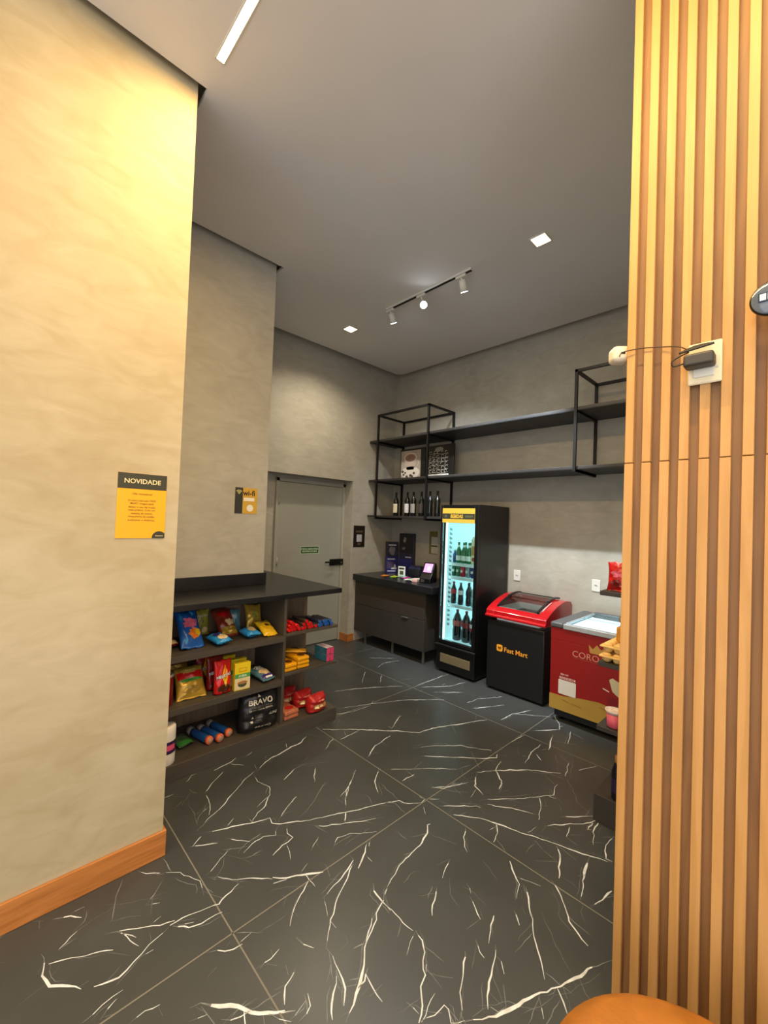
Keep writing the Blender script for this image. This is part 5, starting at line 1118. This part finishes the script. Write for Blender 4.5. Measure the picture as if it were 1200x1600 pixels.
t = T('small_jar', 'small black jar with white cap behind the pink cup', 'jar', UP(.105, .13, .5405), R90)
part(t, 'jar', lathe(nb(), [(.024, 0), (.027, .004), (.027, .10), (.02, .115)], 20), M('jar_black', '131116', .3)); part(t, 'cap', lathe(nb(), [(.021, .1155), (.022, .118), (.022, .14), (.019, .143)], 20), M('cap_white'))
t = T('dark_bottle', 'dark squat bottle with tan cap on the plinth of the shelf unit', 'bottle', UP(.115, .05, .1525), R90)
part(t, 'bottle', lathe(nb(), [(.034, 0), (.038, .006), (.038, .15), (.028, .185), (.02, .20)], 24), M('bottle_indigo', '14111f', .2)); part(t, 'cap', lathe(nb(), [(.021, .2005), (.022, .204), (.022, .235), (.019, .239)], 20), M('cap_tan', 'a8794a', .5)); part(t, 'label', lathe(nb(), [(.0384, .04), (.0384, .12)], 24, capb=False, capt=False), M('label_indigo', '241c3e', .4))
# ------------------------------------------------------------------ things on the slatted wall (front faces -x)
t = T('switch_plate', 'square cream wall plate with socket on the slatted wooden wall', 'wall plate', (1.5595, .270, 2.122), R90)
PLT = M('plate_cream', 'ded2b2', .4)
b = nb(); box(b, 0, .083, -.008, 0, 0, .127, .004); p = part(t, 'plate', b, PLT)
b = nb(); box(b, .014, .066, -.011, -.0082, .02, .058, .002); part(p, 'socket_cover', b, M('plate_white', 'd8d4c8', .35))
b = nb(); cyl(b, (.072, -.0095, .045), (.072, -.008, .045), .003, seg=10); part(p, 'screw', b, SILV)
t = T('power_adapter', 'dark grey power adapter plugged into the cream wall plate', 'power adapter', (1.5505, .262, 2.166), R90)
b = nb(); box(b, -.012, .062, -.052, -.0, .0, .038, .008, 0, 3); part(t, 'housing', b, M('adapter_grey', '3b3733', .5))
b = nb(); rng = random.Random(3)
for k in range(5): tube(b, spline([(-.022+.004*k, -.048+.004*k, .046+.003*k), (.015, -.04+.006*k, .053+.004*k), (.06-.004*k, -.03+.004*k, .062+.002*k)], 5), .0032, 6)
tube(b, spline([(-.012, -.03, .018), (-.038, -.035, .014), (-.042, -.035, .03), (-.02, -.03, .044), (.0, -.03, .05)], 6), .0022, 6); part(t, 'coiled_cord', b, M('cord_black', '16130f', .5))
S('camera_cable', tube(nb(), spline([(1.54, .462, 2.262), (1.548, .449, 2.276), (1.548, .41, 2.280), (1.545, .34, 2.280), (1.532, .30, 2.226), (1.515, .277, 2.222)] if False else [(1.546, .462, 2.262), (1.549, .452, 2.276), (1.553, .40, 2.276), (1.552, .34, 2.264), (1.545, .295, 2.250), (1.523, .270, 2.228)], 8), .0018, 6), M('cord_brown', '3a2412', .5), 'thin brown cable running from the white camera to the power adapter', 'cable')
t = T('security_camera', 'small white security camera on the edge of the slatted wooden wall', 'security camera', (1.585, .474, 2.280), (0, 0, math.radians(-90+40)))
CW = M('camera_white', 'e2d6bb', .35)
b = nb(); box(b, -.030, .030, -.028, .028, -.028, .028, .016, 0, 4); hs = part(t, 'housing', b, CW)
b = nb(); box(b, -.007, .007, -.0295, -.0275, -.004, .003, .001); part(hs, 'lens_slot', b, BLKM)
b = nb(); cyl(b, (.02, .0, -.014), (.036, .012, -.026), .009, seg=12); part(t, 'mount', b, CW)
t = T('round_glass_disc', 'round bluish glass disc with black rim, on the slats at the photo edge', 'wall disc', (1.50, .077, 2.308), R90)
b = nb(); lathe(b, [(.040, -.008), (.046, -.006), (.0475, 0), (.046, .005), (.042, .006)], 40, M4=Matrix.Rotation(PI/2, 4, 'X')); part(t, 'rim', b, M('disc_rim', '14100d', .25))
b = nb(); lathe(b, [(.043, .0062), (.038, .009), (.025, .0115), (.001, .0125)], 40, M4=Matrix.Rotation(PI/2, 4, 'X'), capb=False); part(t, 'glass_face', b, M('disc_glass', '5a6575', .12, .1, .1, 20, coat=.5))
b = nb(); box(b, -.028, .03, -.0145, -.013, -.010, .014); p = part(t, 'reflection_frame', b, M('disc_reflection_dark', '1c2a44', .3))  # reflected window built onto the disc face as dark frame and pale panes
b = nb(); box(b, -.025, -.012, -.0155, -.0146, -.007, .011); box(b, -.009, .027, -.0155, -.0146, -.007, .011); part(p, 'window_reflection', b, M('disc_reflection_pale', 'b9c6de', .3))
b = nb(); box(b, .008, .03, -.004, .058, -.062, -.044, .004); box(b, -.01, .01, .0065, .058, -.01, .01, .002); part(t, 'mount', b, PLT)
# ------------------------------------------------------------------ orange pouf at the bottom edge
ch = T('round_pouf', 'round orange leather pouf standing by the slatted wooden wall at the bottom edge', 'pouf', (1.0, .092, 0))
OL = M('orange_leather', 'a5681c', .6, var=.16, vscale=16, bump=.12, bscale=80)
b = nb(); lathe(b, [(.20, .14), (.29, .145), (.318, .17), (.332, .22), (.332, .42), (.322, .468), (.308, .502), (.276, .526), (.22, .538), (.12, .544), (.01, .545)], 64); part(ch, 'cushion', b, OL)
b = nb(); tube(b, [(.334*math.cos(2*PI*k/48), .334*math.sin(2*PI*k/48), .40) for k in range(49)], .006, 8); part(ch, 'piping', b, M('orange_piping', '8a4a10', .6))
b = nb(); lathe(b, [(.24, .06), (.26, .062), (.26, .1395)], 40); part(ch, 'base_ring', b, M('pouf_base', '3a2416', .5))
for a in (45, 135, 225, 315): b = nb(); cyl(b, (.2*math.cos(math.radians(a)), .2*math.sin(math.radians(a)), 0), (.2*math.cos(math.radians(a)), .2*math.sin(math.radians(a)), .0595), .02, seg=14); part(ch, 'foot', b, BLKM)
